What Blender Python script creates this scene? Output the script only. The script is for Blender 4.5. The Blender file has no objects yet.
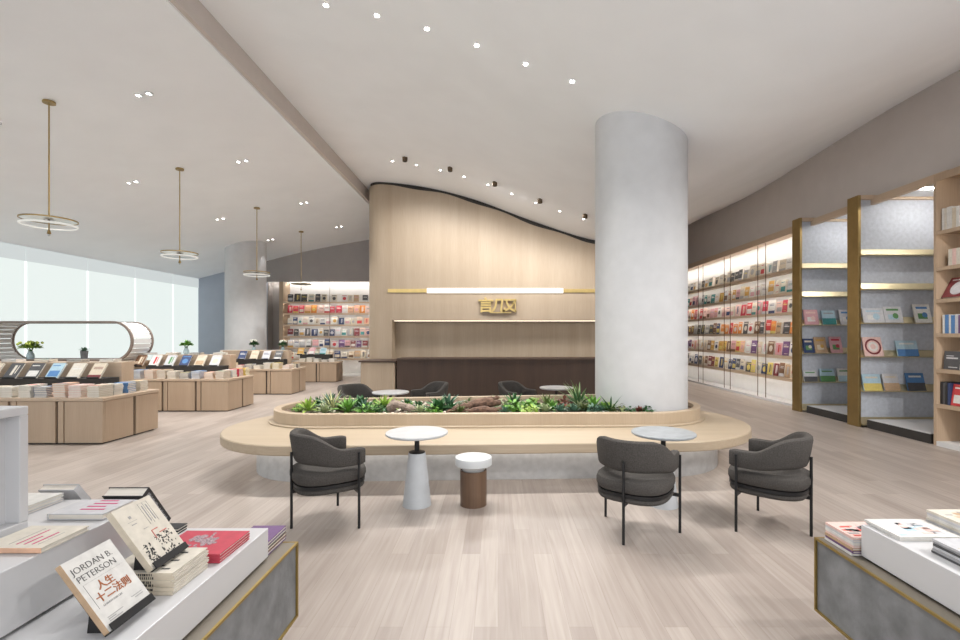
import bpy, bmesh, math, random
import numpy as np
from mathutils import Matrix, Vector
S = bpy.context.scene
COL = S.collection
PI = math.pi
R = math.radians
rng = random.Random(7)

# ------------------------------------------------------------------ materials
MATS = {}
def new_mat(name):
    m = bpy.data.materials.new(name); m.use_nodes = True
    nt = m.node_tree; b = nt.nodes['Principled BSDF']
    MATS[name] = m
    return m, nt, b
def flat(name, col, rough=.6, metal=0.0, spec=.5, var=0.0, scale=8.0, stretch=(1, 1, 1), bump=0.0, bscale=200.0, coat=0.0):
    """one procedural material: base colour with a noise variation and an optional noise bump"""
    if name in MATS: return MATS[name]
    m, nt, b = new_mat(name)
    b.inputs['Roughness'].default_value = rough
    b.inputs['Metallic'].default_value = metal
    b.inputs['Specular IOR Level'].default_value = spec
    b.inputs['Coat Weight'].default_value = coat
    L = nt.links
    tc = nt.nodes.new('ShaderNodeTexCoord'); mp = nt.nodes.new('ShaderNodeMapping')
    mp.inputs['Scale'].default_value = stretch
    L.new(tc.outputs['Object'], mp.inputs['Vector'])
    n = nt.nodes.new('ShaderNodeTexNoise'); n.inputs['Scale'].default_value = scale; n.inputs['Detail'].default_value = 6
    L.new(mp.outputs['Vector'], n.inputs['Vector'])
    r = nt.nodes.new('ShaderNodeValToRGB')
    c = np.array(col)
    r.color_ramp.elements[0].position = .3; r.color_ramp.elements[1].position = .7
    r.color_ramp.elements[0].color = (*(c * (1 - var)), 1); r.color_ramp.elements[1].color = (*np.minimum(c * (1 + var), 1), 1)
    L.new(n.outputs['Fac'], r.inputs['Fac']); L.new(r.outputs['Color'], b.inputs['Base Color'])
    if bump:
        n2 = nt.nodes.new('ShaderNodeTexNoise'); n2.inputs['Scale'].default_value = bscale; n2.inputs['Detail'].default_value = 3
        L.new(mp.outputs['Vector'], n2.inputs['Vector'])
        bp = nt.nodes.new('ShaderNodeBump'); bp.inputs['Strength'].default_value = bump; bp.inputs['Distance'].default_value = .01
        L.new(n2.outputs['Fac'], bp.inputs['Height']); L.new(bp.outputs['Normal'], b.inputs['Normal'])
    return m
def emit(name, col, strength):
    if name in MATS: return MATS[name]
    m, nt, b = new_mat(name)
    b.inputs['Base Color'].default_value = (.12, .12, .12, 1)
    b.inputs['Emission Color'].default_value = (*col, 1); b.inputs['Emission Strength'].default_value = strength
    return m
def wood(name, c1, c2, axis='z', rough=.45, fine=60.0):
    if name in MATS: return MATS[name]
    m, nt, b = new_mat(name); L = nt.links
    tc = nt.nodes.new('ShaderNodeTexCoord')
    st = {'x': (.25, 9, 9), 'y': (9, .25, 9), 'z': (9, 9, .25)}[axis]
    def nz(mult, det):
        mp = nt.nodes.new('ShaderNodeMapping'); mp.inputs['Scale'].default_value = [q * mult for q in st]
        L.new(tc.outputs['Object'], mp.inputs['Vector'])
        n = nt.nodes.new('ShaderNodeTexNoise'); n.inputs['Scale'].default_value = 1; n.inputs['Detail'].default_value = det
        L.new(mp.outputs['Vector'], n.inputs['Vector']); return n
    a, f = nz(.35, 4), nz(fine / 9, 3)
    mx = nt.nodes.new('ShaderNodeMix'); mx.data_type = 'FLOAT'; mx.inputs[0].default_value = .4
    L.new(a.outputs['Fac'], mx.inputs[2]); L.new(f.outputs['Fac'], mx.inputs[3])
    r = nt.nodes.new('ShaderNodeValToRGB'); r.color_ramp.elements[0].position = .32; r.color_ramp.elements[1].position = .68
    r.color_ramp.elements[0].color = (*c1, 1); r.color_ramp.elements[1].color = (*c2, 1)
    L.new(mx.outputs[0], r.inputs['Fac']); L.new(r.outputs['Color'], b.inputs['Base Color'])
    b.inputs['Roughness'].default_value = rough
    bp = nt.nodes.new('ShaderNodeBump'); bp.inputs['Strength'].default_value = .08; bp.inputs['Distance'].default_value = .005
    L.new(f.outputs['Fac'], bp.inputs['Height']); L.new(bp.outputs['Normal'], b.inputs['Normal'])
    return m
def floor_mat():
    m, nt, b = new_mat('oak_plank_floor'); L = nt.links
    tc = nt.nodes.new('ShaderNodeTexCoord'); sp = nt.nodes.new('ShaderNodeSeparateXYZ'); cb = nt.nodes.new('ShaderNodeCombineXYZ')
    L.new(tc.outputs['Object'], sp.inputs[0]); L.new(sp.outputs['Y'], cb.inputs['X']); L.new(sp.outputs['X'], cb.inputs['Y'])
    br = nt.nodes.new('ShaderNodeTexBrick'); br.inputs['Scale'].default_value = 1
    br.inputs['Brick Width'].default_value = 1.2; br.inputs['Row Height'].default_value = .122; br.inputs['Mortar Size'].default_value = .0008
    br.offset = .333; br.offset_frequency = 2
    br.inputs['Color1'].default_value = (.315, .271, .242, 1); br.inputs['Color2'].default_value = (.40, .352, .318, 1); br.inputs['Mortar'].default_value = (.25, .21, .18, 1)
    L.new(cb.outputs[0], br.inputs['Vector'])
    mp = nt.nodes.new('ShaderNodeMapping'); mp.inputs['Scale'].default_value = (1.6, 34, 1); L.new(cb.outputs[0], mp.inputs['Vector'])
    n = nt.nodes.new('ShaderNodeTexNoise'); n.inputs['Scale'].default_value = 1; n.inputs['Detail'].default_value = 5; n.inputs['Distortion'].default_value = .6
    L.new(mp.outputs[0], n.inputs['Vector'])
    r = nt.nodes.new('ShaderNodeValToRGB'); r.color_ramp.elements[0].position = .3; r.color_ramp.elements[1].position = .72
    r.color_ramp.elements[0].color = (.84, .81, .79, 1); r.color_ramp.elements[1].color = (1.08, 1.08, 1.08, 1)
    L.new(n.outputs['Fac'], r.inputs['Fac'])
    mx = nt.nodes.new('ShaderNodeMix'); mx.data_type = 'RGBA'; mx.blend_type = 'MULTIPLY'; mx.inputs[0].default_value = .85
    L.new(br.outputs['Color'], mx.inputs[6]); L.new(r.outputs['Color'], mx.inputs[7]); L.new(mx.outputs[2], b.inputs['Base Color'])
    b.inputs['Roughness'].default_value = .38; b.inputs['Specular IOR Level'].default_value = .4
    return m

M_PLASTER = flat('ceiling_plaster', (.875, .90, .93), .9, var=.02, scale=1.5, bump=.05, bscale=30)
M_COLUMN = flat('column_plaster', (.55, .555, .565), .8, var=.035, scale=6, bump=.08, bscale=60)
M_FASCIA = flat('shaded_fascia_plaster', (.60, .55, .52), .85, var=.02)  # plaster toned grey-brown, the shade on the fascia put into its colour
M_GREYWALL = flat('grey_wall_paint', (.36, .335, .325), .85, var=.03, scale=3)
M_TAUPEWALL = flat('taupe_wall_paint', (.58, .545, .525), .85, var=.03, scale=3)
M_BLUEWALL = flat('cool_grey_wall_paint', (.36, .40, .47), .85, var=.03, scale=3)
M_FLOOR = floor_mat()
M_WALLWOOD = wood('oak_veneer_vertical', (.325, .252, .178), (.415, .335, .248), 'z', .5, 90)
M_BENCH = wood('oak_bench', (.385, .305, .215), (.48, .395, .29), 'x', .45, 50)
M_BENCHV = wood('oak_bench_fluted', (.42, .325, .225), (.52, .415, .30), 'z', .45, 200)
M_TABLEV = wood('oak_reeded_panel', (.40, .295, .205), (.48, .365, .265), 'z', .5, 120)
M_TABLETOP = wood('oak_table_top', (.45, .34, .245), (.52, .405, .30), 'x', .45, 60)
M_CASEWOOD = wood('oak_bookcase', (.37, .27, .185), (.46, .345, .245), 'z', .45, 70)
M_SHELFWOOD = wood('oak_shelf', (.50, .38, .27), (.60, .47, .35), 'y', .45, 70)
M_DARKWOOD = wood('walnut_dark', (.034, .018, .011), (.062, .034, .021), 'z', .55, 60)
M_WALNUT = wood('walnut_brown', (.085, .048, .028), (.15, .09, .055), 'z', .45, 50)
M_FABRIC = flat('charcoal_weave', (.074, .068, .063), .95, spec=.2, var=.28, scale=140, bump=.35, bscale=320)
M_BRASS = flat('brushed_brass', (.62, .46, .19), .34, 1.0, var=.06, scale=10)
M_BRASSP = flat('darker_brass', (.36, .26, .115), .48, 1.0, var=.08, scale=6)  # darker brass; on the fin posts their dim reflections are in the colour
M_LITBRASS = flat('lit_brass', (.74, .66, .44), .36, .85, var=.04, scale=10)  # bright copy of the fin brass, ledge reflections put into the colour
M_BRONZE = flat('dark_bronze', (.12, .085, .055), .45, .8, var=.05)
M_STONE = flat('blue_grey_stone', (.48, .51, .565), .75, var=.10, scale=18, bump=.12, bscale=60)
M_CONC = flat('dark_concrete', (.175, .18, .185), .7, var=.25, scale=9, bump=.15, bscale=50)
M_PALECONC = flat('pale_terrazzo', (.50, .50, .50), .7, var=.10, scale=14)
M_WHITE = flat('white_laminate', (.55, .55, .56), .35, var=.01)
M_OFFWHITE = flat('white_wall_panel', (.66, .66, .66), .6, var=.02)
M_BLACK = flat('black_steel', (.012, .012, .013), .45, spec=.4, var=.1)
M_DARK = flat('dark_reveal', (.03, .027, .025), .8, var=.1)
M_MARBLE = flat('white_marble', (.50, .515, .53), .3, var=.07, scale=9)
M_GREYMARBLE = flat('grey_marble', (.30, .32, .335), .35, var=.14, scale=12)
M_GREYSTONE = flat('grey_cast_stone', (.47, .49, .51), .7, var=.05, scale=10)
M_CERAMIC = flat('white_ceramic', (.54, .56, .57), .35, var=.02)
M_SOIL = flat('planting_soil', (.17, .12, .085), .95, var=.4, scale=40, bump=.5, bscale=90)
M_PEBBLE = flat('pale_gravel', (.62, .56, .48), .8, var=.2, scale=30)
M_DRIFT = flat('driftwood', (.13, .075, .05), .85, var=.5, scale=26, stretch=(1, 1, 1), bump=.5, bscale=60)
M_DRIFTG = flat('driftwood_grey', (.27, .21, .17), .85, var=.4, scale=26, bump=.5, bscale=60)
M_PAGES = flat('page_block', (.72, .68, .61), .85, var=.07, scale=60, stretch=(.1, 1, 6))
M_LED = emit('led_strip_warm', (1.0, .88, .72), 4.5)
M_LEDW = emit('led_strip_white', (1.0, .95, .88), 26.0)
M_LEDS = emit('slot_light', (1.0, .95, .86), 1.6)
M_LENS = emit('lamp_lens', (1.0, .97, .92), 30.0)
M_GLASSY = flat('smoked_glass', (.55, .56, .50), .12, var=.02)

# ------------------------------------------------------------------ mesh builder
class MB:
    def __init__(s): s.v, s.f, s.m = [], [], []
    def add(s, vs, fs, mi=0, M=None):
        o = len(s.v)
        s.v += [tuple(M @ Vector(v)) if M is not None else tuple(v) for v in vs]
        s.f += [tuple(o + i for i in f) for f in fs]; s.m += [mi] * len(fs); return s
    def box(s, x0, x1, y0, y1, z0, z1, mi=0, M=None):
        v = [(x, y, z) for z in (z0, z1) for x, y in ((x0, y0), (x1, y0), (x1, y1), (x0, y1))]
        return s.add(v, [(3, 2, 1, 0), (4, 5, 6, 7), (0, 1, 5, 4), (1, 2, 6, 5), (2, 3, 7, 6), (3, 0, 4, 7)], mi, M)
    def lathe(s, prof, n=32, mi=0, M=None, cap=True):
        """prof: list of (radius, z) from bottom to top"""
        v = [(r * math.cos(2 * PI * i / n), r * math.sin(2 * PI * i / n), z) for r, z in prof for i in range(n)]
        f = [(k * n + i, k * n + (i + 1) % n, (k + 1) * n + (i + 1) % n, (k + 1) * n + i) for k in range(len(prof) - 1) for i in range(n)]
        if cap: f += [tuple(range(n))[::-1], tuple((len(prof) - 1) * n + i for i in range(n))]
        return s.add(v, f, mi, M)
    def cyl(s, r, z0, z1, n=20, mi=0, M=None): return s.lathe([(r, z0), (r, z1)], n, mi, M)
    def tube(s, pts, rad, n=8, mi=0, M=None):
        pts = [Vector(p) for p in pts]; rr = rad if isinstance(rad, (list, tuple)) else [rad] * len(pts)
        v = []; up = None
        for i, p in enumerate(pts):
            t = (pts[min(i + 1, len(pts) - 1)] - pts[max(i - 1, 0)]).normalized()
            if up is None: up = t.orthogonal().normalized()
            up = (up - t * up.dot(t)).normalized(); w = t.cross(up)
            v += [p + (up * math.cos(2 * PI * k / n) + w * math.sin(2 * PI * k / n)) * rr[i] for k in range(n)]
        f = [(i * n + k, i * n + (k + 1) % n, (i + 1) * n + (k + 1) % n, (i + 1) * n + k) for i in range(len(pts) - 1) for k in range(n)]
        f += [tuple(range(n))[::-1], tuple((len(pts) - 1) * n + k for k in range(n))]
        return s.add(v, f, mi, M)
    def prism(s, poly, z0, z1, mi=0, M=None):
        n = len(poly); v = [(x, y, z0) for x, y in poly] + [(x, y, z1) for x, y in poly]
        return s.add(v, [tuple(range(n))[::-1], tuple(range(n, 2 * n))] + [(i, (i + 1) % n, n + (i + 1) % n, n + i) for i in range(n)], mi, M)
    def ring(s, outer, inner, z0, z1, mi=0):
        n = len(outer); v = [(x, y, z) for z in (z0, z1) for P in (outer, inner) for x, y in P]
        f = []
        for i in range(n):
            j = (i + 1) % n
            f += [(i, j, 2 * n + j, 2 * n + i), (n + j, n + i, 3 * n + i, 3 * n + j), (2 * n + i, 2 * n + j, 3 * n + j, 3 * n + i), (j, i, n + i, n + j)]
        return s.add(v, f, mi)
    def build(s, name, mats, parent=None, smooth=False, bevel=0, loc=None, M=None, sub=0):
        me = bpy.data.meshes.new(name); me.from_pydata(s.v, [], s.f)
        mats = mats if isinstance(mats, (list, tuple)) else [mats]
        for m in mats: me.materials.append(m)
        if len(mats) > 1: me.polygons.foreach_set('material_index', s.m)
        if smooth:
            me.polygons.foreach_set('use_smooth', [True] * len(s.f))
            if not sub: me.set_sharp_from_angle(angle=R(38))
        me.update()
        o = bpy.data.objects.new(name, me); COL.objects.link(o)
        if parent is not None: o.parent = parent
        if M is not None: o.matrix_local = M
        if loc is not None: o.location = loc
        if bevel:
            b = o.modifiers.new('bevel', 'BEVEL'); b.width = bevel; b.segments = 2; b.limit_method = 'ANGLE'; b.angle_limit = R(50)
        if sub:
            q = o.modifiers.new('subsurf', 'SUBSURF'); q.levels = sub; q.render_levels = sub
        return o
def thing(name, label, cat, loc=(0, 0, 0), rz=0, group=None, M=None):
    o = bpy.data.objects.new(name, None); COL.objects.link(o); o.empty_display_size = .1
    if M is not None: o.matrix_world = M
    else: o.location = loc; o.rotation_euler = (0, 0, rz)
    return tag(o, label, cat, group)
def tag(o, label, cat, group=None, kind=None):
    o['label'] = label; o['category'] = cat
    if group: o['group'] = group
    if kind: o['kind'] = kind
    return o
def struct(o, label=None, cat=None):
    o['kind'] = 'structure'
    if label: o['label'] = label
    if cat: o['category'] = cat
    return o
def copy_tree(o, parent=None):
    c = o.copy(); COL.objects.link(c)
    if parent is not None: c.parent = parent
    for ch in list(o.children): copy_tree(ch, c)
    return c
def nth(n):
    return '%d%s' % (n, 'th' if 10 <= n % 100 <= 20 else {1: 'st', 2: 'nd', 3: 'rd'}.get(n % 10, 'th'))
def spot(name, parent, energy, angle, blend=.6, rad=.025, col=(1, .975, .945), loc=(0, 0, -.02), rot=(0, 0, 0)):
    l = bpy.data.lights.new(name, 'SPOT'); l.energy = energy; l.spot_size = R(angle); l.spot_blend = blend; l.shadow_soft_size = rad; l.color = col
    o = bpy.data.objects.new(name, l); COL.objects.link(o); o.parent = parent; o.location = loc; o.rotation_euler = rot
    return o

# ------------------------------------------------------------------ camera and world
cam = bpy.data.cameras.new('camera'); cam.sensor_width = 36; cam.lens = 17.55; cam.shift_x = -18 / 960; cam.shift_y = 14.5 / 960; cam.clip_start = .05
co = bpy.data.objects.new('camera', cam); COL.objects.link(co); co.location = (0, 0, 1.5); co.rotation_euler = (R(90), 0, 0); S.camera = co
w = bpy.data.worlds.new('daylight'); S.world = w; w.use_nodes = True
w.node_tree.nodes['Background'].inputs['Color'].default_value = (.95, .97, 1.0, 1); w.node_tree.nodes['Background'].inputs['Strength'].default_value = 2.15
S.view_settings.view_transform = 'Standard'; S.view_settings.look = 'None'; S.view_settings.gamma = 1; S.view_settings.exposure = 0.0; S.view_settings.use_curve_mapping = False
S.cycles.use_denoising = True; S.cycles.use_light_tree = True; S.cycles.max_bounces = 8; S.cycles.diffuse_bounces = 5; S.cycles.sample_clamp_indirect = 6

# ------------------------------------------------------------------ room shell
PX = [-3.62, -3.0, -2.4, -1.5, -.5, .2, .8, 1.3, 1.8, 2.3, 2.75, 3.2, 3.6, 4.4, 5.2, 6.2, 7.6]
PZ = [5.46, 5.42, 5.38, 5.22, 4.95, 4.67, 4.44, 4.27, 4.10, 3.94, 3.86, 3.87, 3.98, 4.28, 4.58, 5.0, 5.5]
def _smooth(px, pz, lo, hi, n):
    xs = np.linspace(lo, hi, n); zs = np.interp(xs, px, pz)
    k = np.ones(9) / 9
    for _ in range(3):
        p = np.concatenate([2 * zs[0] - zs[4:0:-1], zs, 2 * zs[-1] - zs[-2:-6:-1]]); zs = np.convolve(p, k, 'valid')
    return xs, zs
MX, MZ = _smooth(PX, PZ, -3.62, 7.6, 150)
LX, LZ = _smooth([-11.2, -10.8, -8.39, -7.19, -6.1, -4.76, -3.5], [3.44, 3.55, 4.17, 4.48, 4.70, 4.93, 5.16], -11.2, -3.62, 90)
def zmain(x, y=0):
    t = min(max((x - 4.0) / 2.2, 0), 1)
    return float(np.interp(x, MX, MZ)) + .07 * math.sin((y - 5.0) * .75) * t
def zleft(x): return float(np.interp(x, LX, LZ))
Y0, Y1, YB = -4.0, 17.0, 17.45

struct(MB().box(-11.3, 8.0, Y0, YB + .2, -.1, 0).build('floor', M_FLOOR), 'pale oak plank floor running away from the viewer', 'floor')
def ceiling(name, xs, zf, y0, y1, ny):
    ys = np.linspace(y0, y1, ny); n = len(xs); b = MB()
    v = [(x, y, zf(x, y)) for y in ys for x in xs] + [(x, y, zf(x, y) + .12) for y in ys for x in xs]; q = n * ny
    f = []
    for j in range(ny - 1):
        for i in range(n - 1):
            a = j * n + i; f += [(a, a + n, a + n + 1, a + 1), (q + a, q + a + 1, q + a + n + 1, q + a + n)]
    e = [i for i in range(n)] + [j * n + n - 1 for j in range(1, ny)] + [(ny - 1) * n + i for i in range(n - 2, -1, -1)] + [j * n for j in range(ny - 2, 0, -1)]
    f += [(e[k], e[(k + 1) % len(e)], q + e[(k + 1) % len(e)], q + e[k]) for k in range(len(e))]
    b.add(v, f); return struct(b.build(name, M_PLASTER, smooth=True))
ceiling('ceiling', MX, zmain, Y0, YB + .2, 70)['label'] = 'curved white vault ceiling over the cafe area'
ceiling('ceiling.001', LX, lambda x, y: zleft(x), Y0, YB + .2, 12)['label'] = 'lower white ceiling sloping down to the windows'
# fascia between the two ceilings, with its pale lip
struct(MB().box(-3.60, -3.54, Y0, YB, 5.155, 5.46).build('trim_1', M_FASCIA), 'shade-toned drop fascia between the two ceilings', 'trim')
struct(MB().box(-3.645, -3.60, Y0, YB, 5.125, 5.25).build('trim_2', M_PLASTER), 'pale lip under the ceiling fascia', 'trim')
# walls
def top_wall(name, x0, x1, y0, y1, zf, mat, z0=0.0, n=40, label=None):
    xs = np.linspace(x0, x1, n); b = MB()
    v = [(x, y, z) for y in (y0, y1) for x in xs for z in (z0, zf(x) + .06)]
    f = []
    for i in range(n - 1):
        a = 2 * i; c = 2 * n + a
        f += [(a, a + 2, a + 3, a + 1), (c, c + 1, c + 3, c + 2), (a + 1, a + 3, c + 3, c + 1), (a, c, c + 2, a + 2)]
    f += [(0, 1, 2 * n + 1, 2 * n), (2 * n - 2, 4 * n - 2, 4 * n - 1, 2 * n - 1)]
    return struct(b.add(v, f).build(name, mat), label, 'wall')
top_wall('wall_back', -8.42, -3.62, Y1, Y1 + .12, zleft, M_GREYWALL, 3.42, label='grey upper back wall above the lit bookshelves')
top_wall('wall_back.001', -11.0, -8.42, Y1, Y1 + .12, zleft, M_BLUEWALL, 0, label='cool grey back wall beside the windows')
top_wall('wall_back.002', -3.62, 7.4, YB + .02, YB + .14, lambda x: zmain(x, 17), M_GREYWALL, 0, label='grey back wall behind the reception')
struct(MB().box(-8.46, -8.40, Y1 + .12, YB + .1, 0, 3.6).build('wall_back.004', M_GREYWALL), 'grey return beside the back bookshelves', 'wall')
struct(MB().box(-8.40, -3.5, YB - .02, YB + .1, 0, 3.53).build('wall_back.003', M_GREYWALL), 'grey wall panel behind the back bookshelves', 'wall')
struct(MB().box(-8.42, -3.5, Y1 + .12, YB + .1, 3.53, 3.6).build('trim_3', M_PLASTER), 'white soffit over the back bookshelves', 'trim')
# right wall: upper grey band, shelf recess behind, alcoves for the display fins
ys = np.linspace(Y0, YB, 60); b = MB()
v = [(x, y, z) for x in (6.16, 6.28) for y in ys for z in (3.70, zmain(6.2, y) + .06)]
n = len(ys)
f = []
for i in range(n - 1):
    a = 2 * i; c = 2 * n + a
    f += [(a, a + 1, a + 3, a + 2), (c, c + 2, c + 3, c + 1), (a, a + 2, c + 2, c)]
struct(b.add(v, f).build('wall_right', M_TAUPEWALL), 'grey upper right wall meeting the wavy ceiling edge', 'wall')
struct(MB().box(6.52, 6.62, 9.36, YB, 0, 3.74).build('wall_right.001', M_OFFWHITE), 'pale back panel behind the long right bookcase', 'wall')
struct(MB().box(7.40, 7.50, Y0, 9.36, 0, 3.8).build('wall_right.002', M_GREYWALL), 'grey wall at the back of the display alcove', 'wall')
struct(MB().box(6.28, 7.50, Y0, YB, 3.74, 3.82).build('trim_4', M_PLASTER), 'soffit above the right alcove', 'trim')
struct(MB().box(6.10, 6.16, 9.36, YB, 3.60, 3.74).build('trim_5', M_SHELFWOOD), 'oak edge strip above the right bookcase', 'trim')
struct(MB().box(6.10, 6.16, 6.36, 9.36, 3.62, 3.74).build('trim_6', M_SHELFWOOD), 'oak edge strip above the alcove', 'trim')
struct(MB().box(6.62, 7.40, 9.36, 9.46, 0, 3.74).build('wall_right.003', M_OFFWHITE), 'return wall at the end of the alcove', 'wall')
# left wall of windows with translucent roller blinds
M_BLIND = emit('daylit_blind', (.90, .985, .955), .86)
M_VAL = emit('daylit_valance', (.86, .93, .93), .66)
M_GAP = emit('daylight_gap', (.95, 1.0, 1.0), 1.15)
M_MULL = flat('white_mullion', (.62, .64, .65), .5)
struct(MB().box(-11.0, -10.84, Y0, Y1, 3.53, 3.64).build('wall_left', M_PLASTER), 'white head of the window wall', 'wall')
struct(MB().box(-11.0, -10.80, Y0, Y1, 0, .10).build('baseboard_left', M_PLASTER), 'white sill along the windows', 'baseboard')
wy = [10.77 + 1.625 * (k - 8) for k in range(12)] + [Y1]
for k in range(len(wy) - 1):
    a, c = wy[k], wy[k + 1]
    wn = MB().box(-11.02, -10.95, a, a + .05, .10, 3.52).box(-11.02, -10.95, c - .02, c, .10, 3.52).box(-11.02, -10.95, a + .05, c - .02, .10, .16).box(-11.02, -10.95, a + .05, c - .02, 3.46, 3.52)
    wo = struct(wn.build('window_%d' % (k + 1), M_MULL), '%s window bay from the back wall, behind a pale roller blind' % nth(len(wy) - 1 - k), 'window')
    MB().box(-10.945, -10.935, a, c, .10, 3.52).build('pane', M_GAP, wo)
    MB().box(-10.885, -10.875, a + .045, c - .02, .12, 3.19).build('blind', M_BLIND, wo)
    MB().box(-10.90, -10.865, a + .01, c - .01, 3.19, 3.52).build('valance', M_VAL, wo)
# round columns
def column(x, y, r, z0, z1f, label):
    n = 72; b = MB(); v = []
    for i in range(n):
        a = 2 * PI * i / n; px, py = x + r * math.cos(a), y + r * math.sin(a)
        v += [(px, py, z0), (px, py, z1f(px, py) + .05)]
    f = [(2 * i, 2 * ((i + 1) % n), 2 * ((i + 1) % n) + 1, 2 * i + 1) for i in range(n)]
    return struct(b.add(v, f).build('column', M_COLUMN, smooth=True), label, 'column')
column(1.86, 6.12, .578, .556, lambda x, y: zmain(x, y), 'thick round pale grey column rising from the planter')
column(-7.97, 14.8, .586, 0, lambda x, y: zleft(x), 'round pale column by the back wall near the windows')
# ------------------------------------------------------------------ oak reception wall
def wall_path(off=0.0):
    p = [(-3.40 - off, 14.6)]
    for k in range(13):
        a = PI + (PI / 2) * k / 12
        p.append((-2.98 + (.42 + off) * math.cos(a), 12.42 + (.42 + off) * math.sin(a)))
    return p + [(x, 12.0 - off) for x in np.linspace(-2.7, 3.6, 44)] + [(3.6 + off, 14.6)]
def wtop(x): return zmain(max(x, -3.6), 12) - .085 + .022 * math.sin(x * 4.2 + 1.0)
p = wall_path(); n = len(p); b = MB()
v = [(x, y, z) for x, y in p for z in (1.87, wtop(x))]
b.add(v, [(2 * i, 2 * i + 2, 2 * i + 3, 2 * i + 1) for i in range(n - 1)] + [tuple(2 * i for i in range(n))[::-1]])
jl = [q for q in p if q[0] <= -2.72]; jl += [(-2.72, 12.0), (-2.72, 14.6)]
b.prism(jl, 0, 1.87)
b.box(-2.72, 3.6, 12.45, 12.55, 0, 1.87)
b.box(3.5, 3.6, 12.0, 12.45, 0, 1.87)
struct(b.build('wall_reception', M_WALLWOOD, smooth=True), 'tall oak veneered feature wall with a wavy top behind the counter', 'wall')
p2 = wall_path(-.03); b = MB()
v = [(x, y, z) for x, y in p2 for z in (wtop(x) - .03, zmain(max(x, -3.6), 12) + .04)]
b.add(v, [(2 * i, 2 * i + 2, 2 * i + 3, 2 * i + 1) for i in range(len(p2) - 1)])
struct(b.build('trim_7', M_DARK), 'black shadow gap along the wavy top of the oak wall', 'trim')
t = thing('wall_lamp', 'long white light slot across the oak wall above the gold sign', 'light', (0, 11.985, 2.56))
MB().box(-1.82, 1.67, -.012, .012, 0, .125).build('diffuser', M_LEDS, t)
MB().box(-2.82, -1.83, -.012, .012, .015, .105).build('brass_end', M_BRASS, t)
MB().box(1.68, 2.70, -.012, .012, .015, .105).build('brass_end', M_BRASS, t)
t = thing('wall_lamp', 'warm light strip hidden at the top of the oak niche', 'light', (0, 12.12, 1.845))
MB().box(-2.68, 3.48, -.03, .03, 0.003, .009).build('diffuser', M_LED, t)
MB().box(-2.68, 3.48, -.045, .045, .009, .022).build('channel', M_BRASS, t)
# counter
t = thing('reception_counter', 'dark walnut reception counter in front of the oak niche', 'counter', (0, 11.0, 0))
MB().box(-2.38, 3.4, .0, .6, .0, .90).build('front_panel', M_DARKWOOD, t)
MB().box(-2.38, 3.45, -.03, .65, .90, .94).build('counter_top', M_DARKWOOD, t)
t = thing('reception_desk_end', 'low oak end block at the left of the reception counter with a dark top', 'counter', (0, 10.95, 0))
MB().box(-3.22, -2.42, 0, .85, 0, .85).build('body', M_WALLWOOD, t, bevel=.02)
MB().box(-3.26, -2.39, -.03, .9, .85, .885).build('counter_top', M_DARKWOOD, t)
# gold shop sign
def text_mesh(body, size, ext, offset=0.0, shear=0.0, align='LEFT', space=1.0, line=1.0):
    c = bpy.data.curves.new('t', 'FONT'); c.body = body; c.size = size; c.extrude = ext; c.offset = offset; c.shear = shear; c.align_x = align; c.space_character = space; c.space_line = line
    c.resolution_u = 3
    o = bpy.data.objects.new('t', c); COL.objects.link(o)
    me = bpy.data.meshes.new_from_object(o.evaluated_get(bpy.context.evaluated_depsgraph_get()))
    bpy.data.objects.remove(o); return me
def text_obj(name, body, size, ext, mat, parent, M, **k):
    me = text_mesh(body, size, ext, **k); me.materials.clear(); me.materials.append(mat)
    o = bpy.data.objects.new(name, me); COL.objects.link(o); o.parent = parent; o.matrix_local = M; return o
t = thing('shop_sign', 'raised gold three character shop sign on the oak wall', 'sign', (0, 11.955, 2.06))
FR = Matrix.Rotation(R(90), 4, 'X')
for x, ch, sz, sh in ((-.51, '言', .40, 0), (-.185, '几', .38, .12), (.10, '又', .38, .12)):
    text_obj('character', ch, sz, .03, M_BRASS, t, Matrix.Translation((x, 0, .045)) @ FR, offset=.009, shear=sh)
MB().box(.43, .455, -.03, .03, .0, .31).box(.365, .40, -.03, .03, .22, .255).box(.43, .475, -.03, .03, .29, .31).build('mark', M_BRASS, t)
MB().box(-.2, .34, -.03, .03, -.012, .008).build('underline', M_BRASS, t)

# ------------------------------------------------------------------ bench island with planter
def hull(c1, r1, c2, r2, n=64):
    dx, dy = c2[0] - c1[0], c2[1] - c1[1]; L = math.hypot(dx, dy); u = math.atan2(dy, dx); th = math.acos((r1 - r2) / L)
    P = [(c2[0] + r2 * math.cos(u - th + 2 * th * k / n), c2[1] + r2 * math.sin(u - th + 2 * th * k / n)) for k in range(n + 1)]
    return P + [(c1[0] + r1 * math.cos(u + th + (2 * PI - 2 * th) * k / n), c1[1] + r1 * math.sin(u + th + (2 * PI - 2 * th) * k / n)) for k in range(n + 1)]
BC1, BR1, BC2, BR2 = (-2.0, 5.5), 1.09, (1.72, 5.83), 1.265
PC1, PR1, PC2, PR2 = (-2.09, 5.93), .68, (1.75, 6.21), .86
bh = lambda d: hull(BC1, BR1 + d, BC2, BR2 + d)
ph = lambda d: hull(PC1, PR1 + d, PC2, PR2 + d)
t = thing('bench', 'long pebble shaped oak bench island wrapping around the planter', 'bench', (0, 0, 0))
b = MB(); b.prism(bh(0), .35, .45); b.build('seat', M_BENCH, t, smooth=True, bevel=.012)
b = MB(); b.prism(bh(-.345), 0, .35); b.build('plinth', M_PALECONC, t, smooth=True)
b = MB(); b.ring(bh(-.28), bh(-.32), .335, .349); b.build('light_strip', emit('led_bench', (1, .95, .88), 6.0), t, smooth=True)
t = thing('planter', 'low oak planter rim full of succulents standing on the bench', 'planter', (0, 0, 0))
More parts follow.
